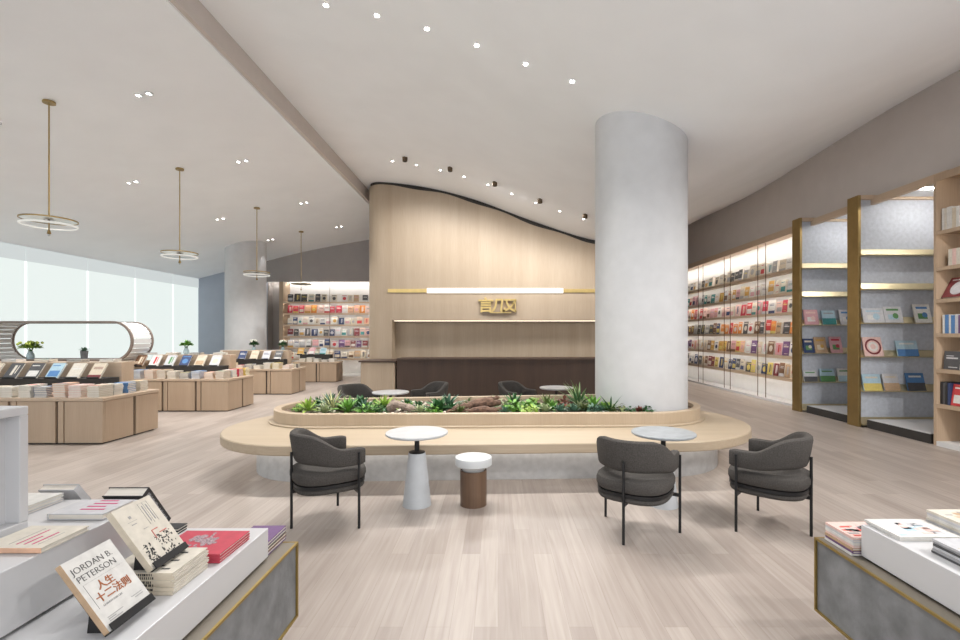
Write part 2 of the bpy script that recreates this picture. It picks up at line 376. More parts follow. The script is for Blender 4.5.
b = MB(); b.ring(ph(.055), ph(-.02), .451, .470); b.build('step', M_BENCH, t, smooth=True, bevel=.004)
b = MB(); b.ring(ph(0), ph(-.085), .455, .605); b.build('rim', M_BENCHV, t, smooth=True, bevel=.008)
b = MB(); b.prism(ph(-.087), .452, .555); b.build('soil', M_SOIL, t, smooth=True)
# gravel scattered on the soil
b = MB(); r2 = random.Random(3)
ico = bmesh.new(); bmesh.ops.create_icosphere(ico, subdivisions=1, radius=1); IV = [v.co.copy() for v in ico.verts]; IF = [tuple(v.index for v in f.verts) for f in ico.faces]; ico.free()
for k in range(420):
    x = r2.uniform(-2.45, 1.5); y = r2.uniform(5.40 if x < 0 else 5.48, 6.5)
    if math.hypot(x - 1.86, y - 6.12) < .62 or (x < -2 and math.hypot(x + 2, y - 5.92) > .54): continue
    s = r2.uniform(.012, .03)
    b.add(IV, IF, 0, Matrix.Translation((x, y, .5565 + s * .72)) @ Matrix.Rotation(r2.uniform(0, 6), 4, 'Z') @ Matrix.Diagonal((s, s * r2.uniform(.7, 1.2), s * .7, 1)))
tag(b.build('gravel', M_PEBBLE), 'pale gravel covering the soil between the succulents', 'gravel', kind='stuff')

# ------------------------------------------------------------------ plants
GREENS = {}
def green(name, c, var=.35):
    return flat('leaf_' + name, c, .5, var=var, scale=14)
G = [green('bright', (.13, .30, .045)), green('deep', (.035, .115, .035)), green('blue', (.10, .19, .13)), green('lime', (.28, .42, .07)), green('red', (.20, .07, .05)), green('pale', (.36, .42, .24)), green('olive', (.12, .15, .05))]
def blade(b, base, az, el, L, wd, curl, seg=4, mi=0, fold=.25):
    """one curved leaf"""
    d = Vector((math.cos(az), math.sin(az), 0)); s = Vector((-math.sin(az), math.cos(az), 0)); p = Vector(base); vs = []
    for k in range(seg + 1):
        p.z = max(p.z, .012); t = k / seg; e = el - curl * t; ww = wd * (math.sin(PI * (.16 + .84 * t)) ** .8 if k < seg else .04)
        up = Vector((0, 0, 1)) * math.cos(e) - d * math.sin(e)
        vs += [p + s * ww + up * ww * fold, p.copy(), p - s * ww + up * ww * fold]
        p = p + (d * math.cos(e) + Vector((0, 0, 1)) * math.sin(e)) * (L / seg)
    f = []
    for k in range(seg):
        a = 3 * k; f += [(a, a + 1, a + 4, a + 3), (a + 1, a + 2, a + 5, a + 4)]
    b.add(vs, f, mi)
def rosette(n, L, wd, rn, curl=.5, e0=.15, e1=1.35):
    b = MB()
    for k in range(n):
        q = k / n
        blade(b, (0, 0, .01 + .02 * q), k * 2.399, e0 + (e1 - e0) * q + rn.uniform(-.1, .1), L * (1 - .35 * q) * rn.uniform(.85, 1.1), wd * (1 - .3 * q), curl * (1 - q))
    return b
def bushy(n, rad, h, L, wd, rn):
    b = MB()
    for k in range(n):
        a = rn.uniform(0, 2 * PI); q = math.sqrt(rn.random()) * rad; z = h * (1 - (q / rad) ** 2) * rn.uniform(.25, 1)
        blade(b, (q * math.cos(a), q * math.sin(a), z), rn.uniform(0, 2 * PI), rn.uniform(-.1, 1.1), L * rn.uniform(.7, 1.2), wd, rn.uniform(.2, 1), 2)
    for k in range(5):
        a = k * 2 * PI / 5; b.tube([(0, 0, 0), (rad * .5 * math.cos(a), rad * .5 * math.sin(a), h * .55)], [.006, .003], 5)
    return b
rp = random.Random(11)
KINDS = [
    ('succulent', 'rosette succulent', lambda s: rosette(22, s, s * .20, rp, .5), .0),
    ('fern', 'leafy low fern', lambda s: rosette(26, s * 1.25, s * .11, rp, 1.1, .3, 1.4), .0),
    ('sedum', 'bushy mound of sedum', lambda s: bushy(80, s * .85, s * .8, s * .35, s * .12, rp), .0),
]
# (x, y, kind, size, colour, label)
PL = [
 (-2.28, 5.62, 1, .16, 3, 'lime green fern at the left tip of the planter'),
 (-2.05, 5.52, 0, .13, 5, 'pale green rosette succulent second from the left tip of the planter'),
 (-2.10, 5.86, 1, .20, 2, 'blue green fern standing behind the pale rosette near the left tip of the planter'),
 (-1.78, 5.55, 1, .17, 0, 'bright green fern near the left end of the planter in front'),
 (-1.72, 5.86, 0, .19, 1, 'deep green spiky succulent behind the bright fern on the left'),
 (-1.52, 5.52, 2, .13, 0, 'bright green sedum cushion left of the driftwood stump'),
 (-1.40, 5.78, 1, .17, 3, 'lime fern behind the sedum cushion left of the driftwood stump'),
 (-.92, 5.52, 0, .12, 5, 'pale rosette to the right of the grey driftwood stump'),
 (-.72, 5.64, 0, .20, 1, 'deep green upright succulent in front of the table and chairs behind'),
 (-.62, 5.86, 1, .19, 2, 'blue green fern behind the deep green upright succulent'),
 (-.44, 5.50, 0, .11, 6, 'small olive rosette beside the brown driftwood log'),
 (-.20, 5.92, 2, .12, 0, 'small bright sedum behind the brown driftwood log'),
 (.16, 5.60, 2, .15, 0, 'bright sedum right of the brown driftwood log'),
 (.20, 5.90, 1, .19, 1, 'deep green fern in front of the third rear armchair'),
 (.36, 5.52, 2, .12, 3, 'lime sedum cushion at the planter front under the third rear armchair'),
 (.40, 5.78, 2, .16, 0, 'round bright green sedum just left of the planter middle right'),
 (.56, 5.56, 0, .13, 5, 'pale star rosette at the planter front, left of the blue rosettes'),
 (.62, 5.84, 1, .17, 6, 'olive fern behind the pale star rosette'),
 (.74, 5.54, 0, .12, 2, 'left one of two blue green rosettes at the planter front'),
 (.90, 5.55, 0, .12, 2, 'right one of two blue green rosettes at the planter front'),
 (.82, 5.80, 2, .15, 4, 'reddish sedum behind the blue green rosettes'),
 (1.00, 5.86, 1, .21, 1, 'deep green fern left of the tall agave'),
 (1.04, 5.60, 0, .13, 6, 'olive rosette in front of the deep green fern by the agave'),
 (1.17, 5.72, 1, .18, 0, 'bright green fern in front of the tall agave'),
 (1.20, 5.55, 0, .11, 2, 'small grey blue rosette on the dark soil by the white pebbles'),
 (1.42, 5.53, 2, .12, 6, 'olive and rust sedum at the foot of the column'),
 (1.56, 5.51, 2, .10, 1, 'dark sedum in front of the column, left of the last plant'),
 (1.66, 5.495, 0, .10, 4, 'small reddish rosette in front of the column'),
 (1.74, 5.49, 2, .11, 1, 'last dark green sedum at the right end in front of the column'),
 (-.02, 5.90, 1, .15, 5, 'pale fern behind the brown driftwood'),
 (-1.15, 5.95, 0, .13, 1, 'dark rosette behind the grey driftwood stump'),
]
# a second layer of smaller plants filling the bed
FX = [(-2.42, 5.75, 'at the far left tip'), (-2.30, 5.98, 'at the back of the left tip'), (-1.92, 5.70, 'between the left ferns'), (-1.90, 6.05, 'at the back behind the cream tipped grass'), (-1.62, 5.68, 'between the bright fern and the spiky succulent'), (-1.58, 6.00, 'at the back left of the stump'), (-1.30, 5.90, 'behind the grey driftwood stump'), (-.98, 5.78, 'right behind the grey driftwood'), (-.78, 5.50, 'at the front beside the deep green succulent'), (-.56, 5.70, 'at the left tip of the brown driftwood'), (-.40, 5.92, 'at the back over the brown driftwood'), (.10, 5.80, 'right behind the brown driftwood tip'), (.08, 5.48, 'at the front by the right end of the driftwood'), (.26, 5.72, 'between the bright sedum and the deep fern'), (.46, 5.98, 'at the back below the third rear armchair'), (.50, 5.66, 'between the round sedum and the pale star'), (.66, 5.70, 'behind the left blue rosette'), (.78, 5.96, 'at the back in front of the second rear table'), (.86, 5.66, 'between the two blue rosettes'), (1.00, 5.72, 'below the tall agave on its left'), (1.12, 5.52, 'at the front below the tall agave'), (1.26, 5.66, 'below the tall agave on its right'), (1.32, 5.72, 'behind the yucca by the column'), (-1.42, 5.60, 'hiding the left end of the driftwood stump'), (-1.10, 5.74, 'above the driftwood stump')]
for i, (x, y, where) in enumerate(FX):
    k = (2, 1, 0, 2, 1)[i % 5]; c = (0, 1, 6, 5, 2, 0, 3, 1)[i % 8]
    PL.append((x, y, k, (.10, .13, .115)[i % 3], c, 'small %s %s %s in planter' % (('bright', 'deep green', 'olive', 'pale', 'blue green', 'bright', 'lime', 'dark green')[i % 8], ('rosette', 'fern', 'sedum')[k], where)))
for x, y, k, s, c, lab in PL:
    nm, _, fn, _ = KINDS[k]
    o = fn(s * 1.25).build(nm, [G[c]], smooth=True, loc=(x, y, .556)); tag(o, lab, 'plant', 'succulents in the planter')
b = MB()
for k in range(34):
    az = k * 2.399; toward = max(0, math.cos(az - .15))
    blade(b, (0, 0, .02), az, .35 + 1.1 * (k / 34) + rp.uniform(-.1, .1), rp.uniform(.32, .42) * (1 - .55 * toward), .014, .5, 5, 0, .4)
tag(b.build('agave', [green('agave', (.17, .24, .10))], smooth=True, loc=(1.03, 5.92, .556)), 'tall spiky agave beside the column', 'plant')
b = MB()
for k in range(16):
    blade(b, (0, 0, .02), k * 2.399, .35 + .9 * (k / 16), rp.uniform(.22, .28) * (.55 if math.sin(k * 2.399) > -.2 else 1), .013, .3, 4, 0, .4)
tag(b.build('yucca', [G[1]], smooth=True, loc=(1.34, 5.58, .556)), 'dark spiky yucca leaning against the column front', 'plant')
b = MB()
for k in range(18):
    blade(b, (0, 0, .02), k * 2.399, .6 + .8 * (k / 18), rp.uniform(.20, .30), .010, .35, 4, 0, .4)
tag(b.build('grass_plant', [green('cream', (.55, .55, .30))], smooth=True, loc=(-2.02, 5.72, .556)), 'cream tipped grassy plant near the left end of the planter', 'plant')
# driftwood
def drift(pts, rads, mat, lab, seed):
    rr = random.Random(seed); P = []; Q = []
    for i in range(len(pts) - 1):
        for k in range(6):
            t = k / 6; a, c = Vector(pts[i]), Vector(pts[i + 1])
            P.append(a.lerp(c, t) + Vector((rr.uniform(-.012, .012), rr.uniform(-.012, .012), rr.uniform(-.008, .008)))); Q.append((rads[i] * (1 - t) + rads[i + 1] * t) * rr.uniform(.75, 1.25))
    b = MB(); b.tube(P, Q, 9)
    tag(b.build('driftwood', mat, smooth=True), lab, 'driftwood', 'driftwood in the planter')
drift([(-1.30, 5.62, .60), (-1.22, 5.58, .68), (-1.05, 5.56, .62), (-.90, 5.60, .585)], [.05, .055, .045, .02], M_DRIFTG, 'grey driftwood stump in the left half of the planter', 1)
drift([(-.62, 5.50, .585), (-.40, 5.62, .63), (-.15, 5.66, .68), (.05, 5.72, .66)], [.02, .05, .055, .03], M_DRIFT, 'brown driftwood log rising to the right near the planter middle', 2)
drift([(-.48, 5.52, .58), (-.20, 5.52, .61), (.02, 5.56, .60), (.12, 5.50, .585)], [.02, .04, .035, .02], M_DRIFT, 'smaller brown driftwood piece lying at the front near the planter middle', 3)
drift([(-.30, 5.84, .60), (-.08, 5.80, .70), (.04, 5.86, .72)], [.03, .035, .015], M_DRIFT, 'brown driftwood branch pointing up behind the log', 4)
rr = random.Random(5)
for k, (x, y) in enumerate([(1.27, 5.46), (1.33, 5.455), (1.30, 5.51), (1.23, 5.49), (1.36, 5.50)]):
    s = rr.uniform(.03, .045)
    o = MB().add(IV, IF, 0, Matrix.Diagonal((s, s * .8, s * .6, 1))).build('pebble', M_CERAMIC, smooth=True, loc=(x, y, .557 + s * .55), sub=1)
    tag(o, 'white pebble in the small heap at the foot of the yucca by the column', 'pebble', 'white pebbles by the column')

# ------------------------------------------------------------------ armchairs (three black legs)
def chair_band():
    """curved upholstered band: left arm, round back, right arm"""
    path = []
    rad, cy, yend = .252, .062, .262
    for k in range(9): path.append((-rad, yend - (yend - cy) * k / 8, k / 8, 0))
    for k in range(1, 24):
        a = PI + PI * k / 24; path.append((rad * math.cos(a), cy + rad * math.sin(a), 1, k / 24))
    for k in range(9): path.append((rad, cy + (yend - cy) * k / 8, 1 - k / 8, 1))
    b = MB(); n = len(path); v = []; m = 14
    for i, (x, y, _, _) in enumerate(path):
        q = path[min(i + 1, n - 1)]; r = path[max(i - 1, 0)]
        tx, ty = q[0] - r[0], q[1] - r[1]; L = math.hypot(tx, ty); nx, ny = -ty / L, tx / L
        s = min(max((.10 - y) / .24, 0), 1); s = s * s * (3 - 2 * s)
        top = .618 + .122 * s; bot = .485 + .022 * s
        e = min(i, n - 1 - i); sc = {0: .55, 1: .9}.get(e, 1.0)
        hh = (top - bot) / 2 * (1 - (1 - sc) * .35); cz = (top + bot) / 2; th = .036 * sc
        lean = .02 * s
        for k in range(m):
            a = 2 * PI * k / m; ca, sa = math.cos(a), math.sin(a)
            px = th * math.copysign(abs(ca) ** .55, ca); pz = hh * math.copysign(abs(sa) ** .38, sa)
            o = -lean * (pz / max(hh, .01))
            v.append((x + nx * (px + o), y + ny * (px + o), cz + pz))
    f = [(i * m + k, (i + 1) * m + k, (i + 1) * m + (k + 1) % m, i * m + (k + 1) % m) for i in range(n - 1) for k in range(m)]
    f += [tuple(range(m)), tuple((n - 1) * m + k for k in range(m))[::-1]]
    return b.add(v, f)
def seat_outline(d=0.0, n=40):
    P = []
    for k in range(n):
        a = 2 * PI * k / n; ca, sa = math.cos(a), math.sin(a); ex = .62
        P.append(((.262 + d) * math.copysign(abs(ca) ** ex, ca), .046 + (.262 + d) * math.copysign(abs(sa) ** (ex if sa > 0 else .85), sa)))
    return P
def cushion(z0, z1, d0, rnd):
    b = MB(); rows = [(-rnd, 0), (-rnd * .3, .12), (0, .35), (0, .65), (-rnd * .3, .88), (-rnd, 1.0), (-rnd * 3, 1.06), (-.16, 1.10)]
    v = []; n = 40
    for d, t in rows: v += [(x, y, z0 + (z1 - z0) * t) for x, y in seat_outline(d0 + d, n)]
    f = [(r * n + k, r * n + (k + 1) % n, (r + 1) * n + (k + 1) % n, (r + 1) * n + k) for r in range(len(rows) - 1) for k in range(n)]
    f += [tuple(range(n))[::-1], tuple((len(rows) - 1) * n + k for k in range(n))]
    return b.add(v, f)
def make_chair():
    t = thing('armchair', '', 'chair')
    cushion(.355, .455, .012, .03).build('seat_cushion', M_FABRIC, t, smooth=True)
    cushion(.285, .335, .0, .025).build('seat_base', M_FABRIC, t, smooth=True)
    b = MB(); b.prism(seat_outline(.004), .334, .357); b.build('seat_frame', M_BLACK, t, smooth=True)
    chair_band().build('backrest', M_FABRIC, t, smooth=True)
    for s in (-1, 1):
        MB().cyl(.0105, 0, .59, 12, M=Matrix.Translation((s * .292, .205, 0))).build('leg', M_BLACK, t, smooth=True)
    MB().cyl(.0105, 0, .59, 12, M=Matrix.Translation((0, -.228, 0))).build('leg', M_BLACK, t, smooth=True)
    MB().box(-.29, .29, .195, .215, .272, .296).box(-.012, .012, -.225, .205, .272, .296).build('crossbar', M_BLACK, t)
    return t
CH = [
 (-1.41, 3.75, 34.4, 'dark grey armchair left of the white cone table, facing it'),
 (1.02, 3.53, 56.8, 'dark grey armchair seen from behind in front of the grey topped table'),
 (2.163, 3.636, 136.5, 'dark grey armchair on the right with its open side toward the bench'),
 (-2.14, 7.05, -38, 'grey armchair behind the planter, left of the first rear table'),
 (-1.03, 7.42, 216, 'grey armchair behind the planter, right of the first rear table'),
 (.25, 7.48, -38, 'grey armchair behind the planter, left of the second rear table'),
]
c0 = make_chair()
for k, (x, y, a, lab) in enumerate(CH):
    o = c0 if k == 0 else copy_tree(c0)
    o.location = (x, y, 0); o.rotation_euler = (0, 0, R(a - 90)); o['label'] = lab; o['group'] = 'charcoal armchairs'
# ------------------------------------------------------------------ small tables and stool
def cone_table(x, y, top, lab):
    t = thing('side_table', lab, 'table', (x, y, 0), group='round pedestal tables')
    MB().lathe([(.126, 0), (.124, .01), (.075, .455), (.072, .46)], 48).build('base', M_GREYSTONE, t, smooth=True)
    MB().lathe([(.07, .46), (.07, .468), (.048, .474), (.022, .478), (.021, .60), (.06, .612), (.06, .618)], 24).build('stem', M_BLACK, t, smooth=True)
    MB().lathe([(.262, .619), (.272, .627), (.272, .638), (.268, .642)], 64).build('table_top', top, t, smooth=True)
cone_table(-.715, 4.13, M_MARBLE, 'round white marble table on a grey cone base in front of the bench')
cone_table(1.455, 4.12, M_GREYMARBLE, 'round grey marble table in front of the bench, partly behind an armchair')
cone_table(-1.61, 7.02, M_MARBLE, 'round white table behind the planter between two armchairs')
cone_table(.95, 7.62, M_MARBLE, 'round white table behind the planter next to the agave')
t = thing('stool', 'small stool with a white mushroom seat on a walnut drum', 'stool', (-.217, 4.14, 0))
MB().lathe([(.117, 0), (.117, .305), (.112, .308), (.105, .30)], 48).build('drum', M_WALNUT, t, smooth=True)
MB().lathe([(.095, .30), (.112, .335), (.150, .345), (.163, .355), (.163, .413), (.158, .42)], 48).build('seat', M_CERAMIC, t, smooth=True)
# ------------------------------------------------------------------ books
COLS = {
 'white': (.62, .61, .585), 'cream': (.56, .49, .385), 'ivory': (.59, .55, .475), 'grey': (.32, .32, .33), 'pale grey': (.50, .50, .52), 'black': (.02, .02, .022), 'navy': (.03, .05, .13),
 'blue': (.08, .20, .42), 'sky blue': (.36, .50, .58), 'teal': (.04, .22, .22), 'green': (.10, .24, .09), 'red': (.46, .04, .045), 'crimson': (.46, .045, .075), 'pink': (.55, .30, .32), 'blush': (.66, .46, .42),
 'orange': (.60, .22, .05), 'ochre': (.50, .29, .07), 'yellow': (.58, .47, .14), 'brown': (.17, .09, .05), 'maroon': (.17, .03, .035), 'purple': (.14, .07, .18), 'tan': (.42, .29, .18), 'charcoal': (.07, .07, .075), 'peach': (.66, .40, .27),
}
def cmat(c): return flat('cover_' + c.replace(' ', '_'), COLS[c], .5, var=.10, scale=30)
LIGHT = ['white', 'cream', 'ivory', 'pale grey', 'blush', 'pink', 'peach', 'yellow', 'sky blue', 'tan']
def art_for(c, rn):
    return rn.choice([q for q in (['charcoal', 'red', 'navy', 'brown', 'ochre', 'teal', 'grey', 'pink'] if c in LIGHT else ['white', 'cream', 'ivory', 'yellow', 'pale grey']) if q != c])
def book_mesh(b, w, h, t, rn=None, art=True):
    """origin at the bottom front edge; x width, z height, y into the book; slots: cover, pages, art"""
    k = .004
    c = min(.003, t * .2)
    b.box(-w / 2, w / 2, 0, c, 0, h, 0); b.box(-w / 2, w / 2, t - c, t, 0, h, 0)
    b.box(-w / 2, -w / 2 + c, c, t - c, 0, h, 0)
    b.box(-w / 2 + c, w / 2 - k, c, t - c, k * .6, h - k * .6, 1)
    if art and rn:
        e = -.0006
        def rect(x0, x1, z0, z1): b.add([(x0 * w, e, z0 * h), (x1 * w, e, z0 * h), (x1 * w, e, z1 * h), (x0 * w, e, z1 * h)], [(0, 1, 2, 3)], 2)
        s = rn.randrange(5)
        if s == 0: rect(-.36, .36, .58, .66); rect(-.36, .1, .72, .76); rect(-.2, .36, .1, .14)
        elif s == 1: rect(-.4, .4, .12, .5); rect(-.4, .2, .8, .86)
        elif s == 2:
            n = 18; b.add([(.3 * w * math.cos(2 * PI * i / n), e, h * .45 + .3 * w * math.sin(2 * PI * i / n)) for i in range(n)], [tuple(range(n))], 2); rect(-.4, .4, .84, .9)
        elif s == 3: rect(-.1, .1, .2, .85); rect(.2, .28, .3, .85)
        else: rect(-.5, .5, .0, .22); rect(-.35, .35, .6, .64); rect(-.35, .35, .7, .74)
    return b
def bmat(loc, rz=0, lean=0, t=0): return Matrix.Translation((loc[0], loc[1], loc[2] + t * math.sin(lean))) @ Matrix.Rotation(rz, 4, 'Z') @ Matrix.Rotation(-lean, 4, 'X')
def add_book(M, w, h, t, c, label, group, rn, name='book', cat='book', art=True):
    a = art_for(c, rn)
    o = book_mesh(MB(), w, h, t, rn, art).build(name, [cmat(c), M_PAGES, cmat(a)], M=M)
    return tag(o, label, cat, group)
def pick(rn, pal): return rn.choice(pal)
GEN = ['white', 'white', 'cream', 'cream', 'ivory', 'ivory', 'pale grey', 'grey', 'charcoal', 'navy', 'red', 'pink', 'blush', 'tan', 'brown', 'ochre', 'sky blue', 'maroon', 'orange', 'peach', 'black']
ROWN = ['top', 'second', 'third', 'fourth', 'fifth', 'bottom']

# ------------------------------------------------------------------ long bookcase on the right wall
SZ = [2.888, 2.405, 1.975, 1.513, 1.037, .565]
t = thing('wall_bookcase', 'long lit bookcase with six oak shelves along the right wall', 'bookcase', (6.2, 9.42, 0))
for k, z in enumerate(SZ):
    s = MB().box(-.02, .31, .03, 7.6, z - .03, z).box(-.035, -.02, .03, 7.6, z - .062, z).build('shelf', M_SHELFWOOD, t)
    MB().box(-.019, -.005, .05, 7.6, z - .040, z - .0305).build('light_strip', M_LEDW, s)
MB().box(-.08, .31, .0, .03, 0, 3.60).build('end_panel', M_CASEWOOD, t)
MB().box(-.08, .31, .0, 7.6, 0, .05).build('plinth', M_OFFWHITE, t)
MB().box(-.035, .31, .0, 7.6, 3.66, 3.70).build('top_panel', M_SHELFWOOD, t)
MB().box(-.03, .04, .05, 7.6, 3.64, 3.66).build('light_strip', emit('led_strip_top', (1.0, .95, .88), 24.0), t)
yy = 10.77
while yy < 17:
    for d in (0, .33):
        if yy + d < 17: MB().box(-.045, -.033, yy + d - 9.42 - .006, yy + d - 9.42 + .006, .05, 3.60).build('upright', M_BRONZE, t)
    yy += 1.645
rn = random.Random(21)
PALS = [['white', 'ivory', 'charcoal', 'cream', 'white', 'grey', 'brown'], ['white', 'ivory', 'pink', 'white', 'cream', 'teal', 'white', 'ochre', 'pale grey'], ['white', 'cream', 'crimson', 'red', 'blush', 'white', 'orange', 'pink', 'ivory'],
        ['white', 'grey', 'charcoal', 'orange', 'brown', 'navy', 'red', 'ivory', 'tan', 'pink'], ['white', 'white', 'ivory', 'brown', 'yellow', 'pink', 'cream', 'peach', 'ochre', 'purple'], ['brown', 'cream', 'white', 'navy', 'yellow', 'maroon', 'ivory', 'charcoal', 'tan']]
for r, z in enumerate(SZ):
    y = 9.72; i = 0
    while y < 15.7:
        w = rn.uniform(.17, .25); h = rn.uniform(.24, .32); tk = rn.choice([.03, .05, .08, .11])
        if r == 0 and rn.random() < .12: y += .15
        c = pick(rn, PALS[r]); i += 1
        add_book(bmat((6.25, y, z + .001), -PI / 2, .12, tk), w, h, tk, c, '%s book facing out, %s shelf of the right wall bookcase, %s from near end' % (c, ROWN[r], nth(i)), 'books on the long right bookcase', rn)
        y += w + rn.choice([.012, .02, .03, .06])
def pot_plant(x, y, z, s, lab, seed, potm=M_CERAMIC, gm=0, cat='plant'):
    rr = random.Random(seed); t = thing('potted_plant', lab, cat, (x, y, z))
    MB().lathe([(.045 * s, 0), (.062 * s, .10 * s), (.055 * s, .10 * s), (.05 * s, .09 * s)], 24).build('pot', potm, t, smooth=True)
    b = MB()
    for k in range(26): blade(b, (0, 0, .09 * s), k * 2.399, .5 + .9 * k / 26, .11 * s * rr.uniform(.8, 1.2), .022 * s, .9, 3)
    b.build('foliage', [G[gm]], t, smooth=True)
pot_plant(6.32, 9.60, 2.889, 1.3, 'small green plant in a white pot at the near end of the top right shelf', 3)

# ------------------------------------------------------------------ bookcase on the back wall
BZ = [2.68, 2.27, 1.86, 1.445, 1.035, .635]
t = thing('back_bookcase', 'lit bookcase with six oak shelves on the back wall', 'bookcase', (-7.73, 16.85, 0))
for k, z in enumerate(BZ):
    s = MB().box(.0, 3.9, 0, .42, z - .03, z).box(0, 3.9, -.015, 0, z - .06, z).build('shelf', M_SHELFWOOD, t)
    MB().box(.02, 3.85, .001, .015, z - .040, z - .0305).build('light_strip', M_LEDW, s)
MB().box(-.14, .0, -.02, .55, .06, 3.40).build('end_panel', M_CASEWOOD, t)
MB().box(-.60, 3.9, -.0, .56, 0, .06).build('plinth', M_OFFWHITE, t)
MB().box(.0, 3.9, .54, .565, .06, 3.52).build('back_panel', M_OFFWHITE, t)
MB().box(-.60, 3.9, .34, .38, 3.50, 3.525).build('light_strip', emit('led_strip_back', (1.0, .95, .88), 30.0), t)
MB().box(1.67, 1.685, -.015, 0, .06, 3.40).build('upright', M_BRONZE, t)
rn = random.Random(33)
PALB = [['white', 'cream', 'charcoal', 'ivory', 'tan'], ['crimson', 'crimson', 'white', 'peach', 'peach', 'orange', 'blush', 'white'], ['ivory', 'cream', 'white', 'navy', 'peach', 'blush', 'white'],
        ['pale grey', 'navy', 'grey', 'charcoal', 'maroon', 'white', 'blush', 'brown'], ['white', 'pale grey', 'navy', 'pink', 'maroon', 'ivory', 'purple'], ['white', 'ivory', 'cream', 'navy', 'tan', 'white']]
for r, z in enumerate(BZ):
    x = -7.60; i = 0
    while x < -4.45:
        w = rn.uniform(.16, .22); h = rn.uniform(.22, .29); i += 1
        c = PALB[1][min(i // 3 if i < 4 else i % 8, 7)] if r == 1 else pick(rn, PALB[r])
        if r == 1 and i <= 3: c = 'crimson'
        if r == 0 and rn.random() < .3: x += .12
        tk = rn.choice([.03, .06, .1]); add_book(bmat((x + w / 2, 16.90, z + .001), 0, .13, tk), w, h, tk, c, '%s book on the %s shelf of the back wall bookcase, %s from left' % (c, ROWN[r], nth(i)), 'books on the back wall bookcase', rn)
        x += w + rn.choice([.015, .03, .05])

# ------------------------------------------------------------------ brass display fins on the right
FZ = [2.79, 2.235, 1.687, 1.143, .587, .05]
def fin(yf, lab):
    t = thing('display_fin', lab, 'bookshelf', (5.85, yf, 0))
    MB().box(0, .045, 0, .24, 0, 3.765).build('post', M_BRASSP, t, bevel=.003)
    MB().box(.045, 1.45, .06, .20, .06, 3.70).build('stone_panel', M_STONE, t)
    MB().box(.045, 1.45, .0, .24, 3.70, 3.765).build('top_rail', M_SHELFWOOD, t)
    for k, z in enumerate(FZ):
        M = Matrix.Translation((0, .0, z))
        sh = MB().box(.045, 1.45, -.066, .058, -.012, 0, M=M).build('ledge', M_LITBRASS, t)
        MB().add([(.045, .045, .10), (1.45, .045, .10), (1.45, -.02, .002), (.045, -.02, .002), (.045, .057, .10), (1.45, .057, .10), (1.45, .057, .002), (.045, .057, .002)], [(3, 2, 1, 0), (0, 1, 5, 4), (0, 4, 7, 3), (1, 2, 6, 5), (4, 5, 6, 7), (2, 3, 7, 6)], 0, M).build('sloped_lip', M_LITBRASS, sh)
fin(7.60, 'nearer brass framed display fin with a blue grey stone back and sloping ledges')
fin(9.07, 'farther brass framed display fin with a blue grey stone back next to the long bookcase')
t = thing('display_plinth', 'low dark plinth under the two brass display fins', 'plinth', (5.93, 6.42, 0))
MB().box(0, 1.4, 0, 1.10, 0, .13).box(0, 1.4, 1.45, 2.57, 0, .13).build('base', M_DARK, t)
MB().box(.01, 1.39, .01, 1.09, .1305, .139).box(.01, 1.39, 1.46, 2.56, .1305, .139).build('top', M_WHITE, t)  # plinth top made white, the light it catches put into the colour
rn = random.Random(8)
def fin_book(x, yf, z, w, h, c, lab, a=None, extra=None):
    M = bmat((x, yf - .052, z + .001), 0, .25, .018)
    b = MB(); book_mesh(b, w, h, .018, None, False)
    e = -.0006
    def rect(x0, x1, z0, z1, mi): b.add([(x0 * w, e, z0 * h), (x1 * w, e, z0 * h), (x1 * w, e, z1 * h), (x0 * w, e, z1 * h)], [(0, 1, 2, 3)], mi)
    def disc(cx, cz, r, mi, e2): b.add([(cx * w + r * w * math.cos(q * PI / 12), e2, cz * h + r * w * math.sin(q * PI / 12)) for q in range(24)], [tuple(range(24))], mi)
    a = a or art_for(c, rn)
    if extra == 'rings': disc(0, .5, .44, 2, e); disc(0, .5, .34, 0, e * 1.5); disc(0, .5, .26, 3, e * 2); disc(0, .5, .15, 0, e * 2.5)
    elif extra == 'land': rect(-.5, .5, 0, .45, 2); rect(-.35, .35, .75, .85, 3)
    else: rect(-.34, .34, .74, .86, 2); rect(-.3, .25, .2, .5, 3); disc(.12, .42, .16, 2, e * 2)
    o = b.build('picture_book', [cmat(c), M_PAGES, cmat(a), cmat(rn.choice(['cream', 'white', 'sky blue', 'green', 'grey']))], M=M)
    tag(o, lab, 'book', 'picture books on the display fins')
n1, n2 = 7.60, 9.07
fin_book(6.08, n1, FZ[2], .34, .24, 'pale grey', 'pale wide picture book lying low, leftmost on the upper ledge of the nearer fin', 'sky blue')
fin_book(6.40, n1, FZ[2], .29, .27, 'pale grey', 'pale picture book with a green corner, middle of the upper ledge of the nearer fin', 'green', )
fin_book(6.88, n1, FZ[2], .27, .31, 'white', 'white picture book with blue drawings, rightmost on the upper ledge of the nearer fin', 'blue')
fin_book(6.08, n1, FZ[3], .30, .32, 'blush', 'square book with concentric dark rings on the middle ledge of the nearer fin', 'maroon', 'rings')
fin_book(6.63, n1, FZ[3], .34, .26, 'sky blue', 'light blue picture book on the middle ledge of the nearer fin', 'blue', 'land')
fin_book(6.06, n1, FZ[4], .29, .27, 'sky blue', 'blue and yellow landscape book, leftmost on the lower ledge of the nearer fin', 'yellow', 'land')
fin_book(6.37, n1, FZ[4], .25, .28, 'pale grey', 'grey and tan picture book, middle of the lower ledge of the nearer fin', 'tan', 'land')
fin_book(6.77, n1, FZ[4], .29, .29, 'blue', 'blue mountain picture book, rightmost on the lower ledge of the nearer fin', 'charcoal', 'land')
fin_book(6.06, n2, FZ[2], .27, .30, 'pink', 'salmon pink picture book on the upper ledge of the farther fin', 'blush')
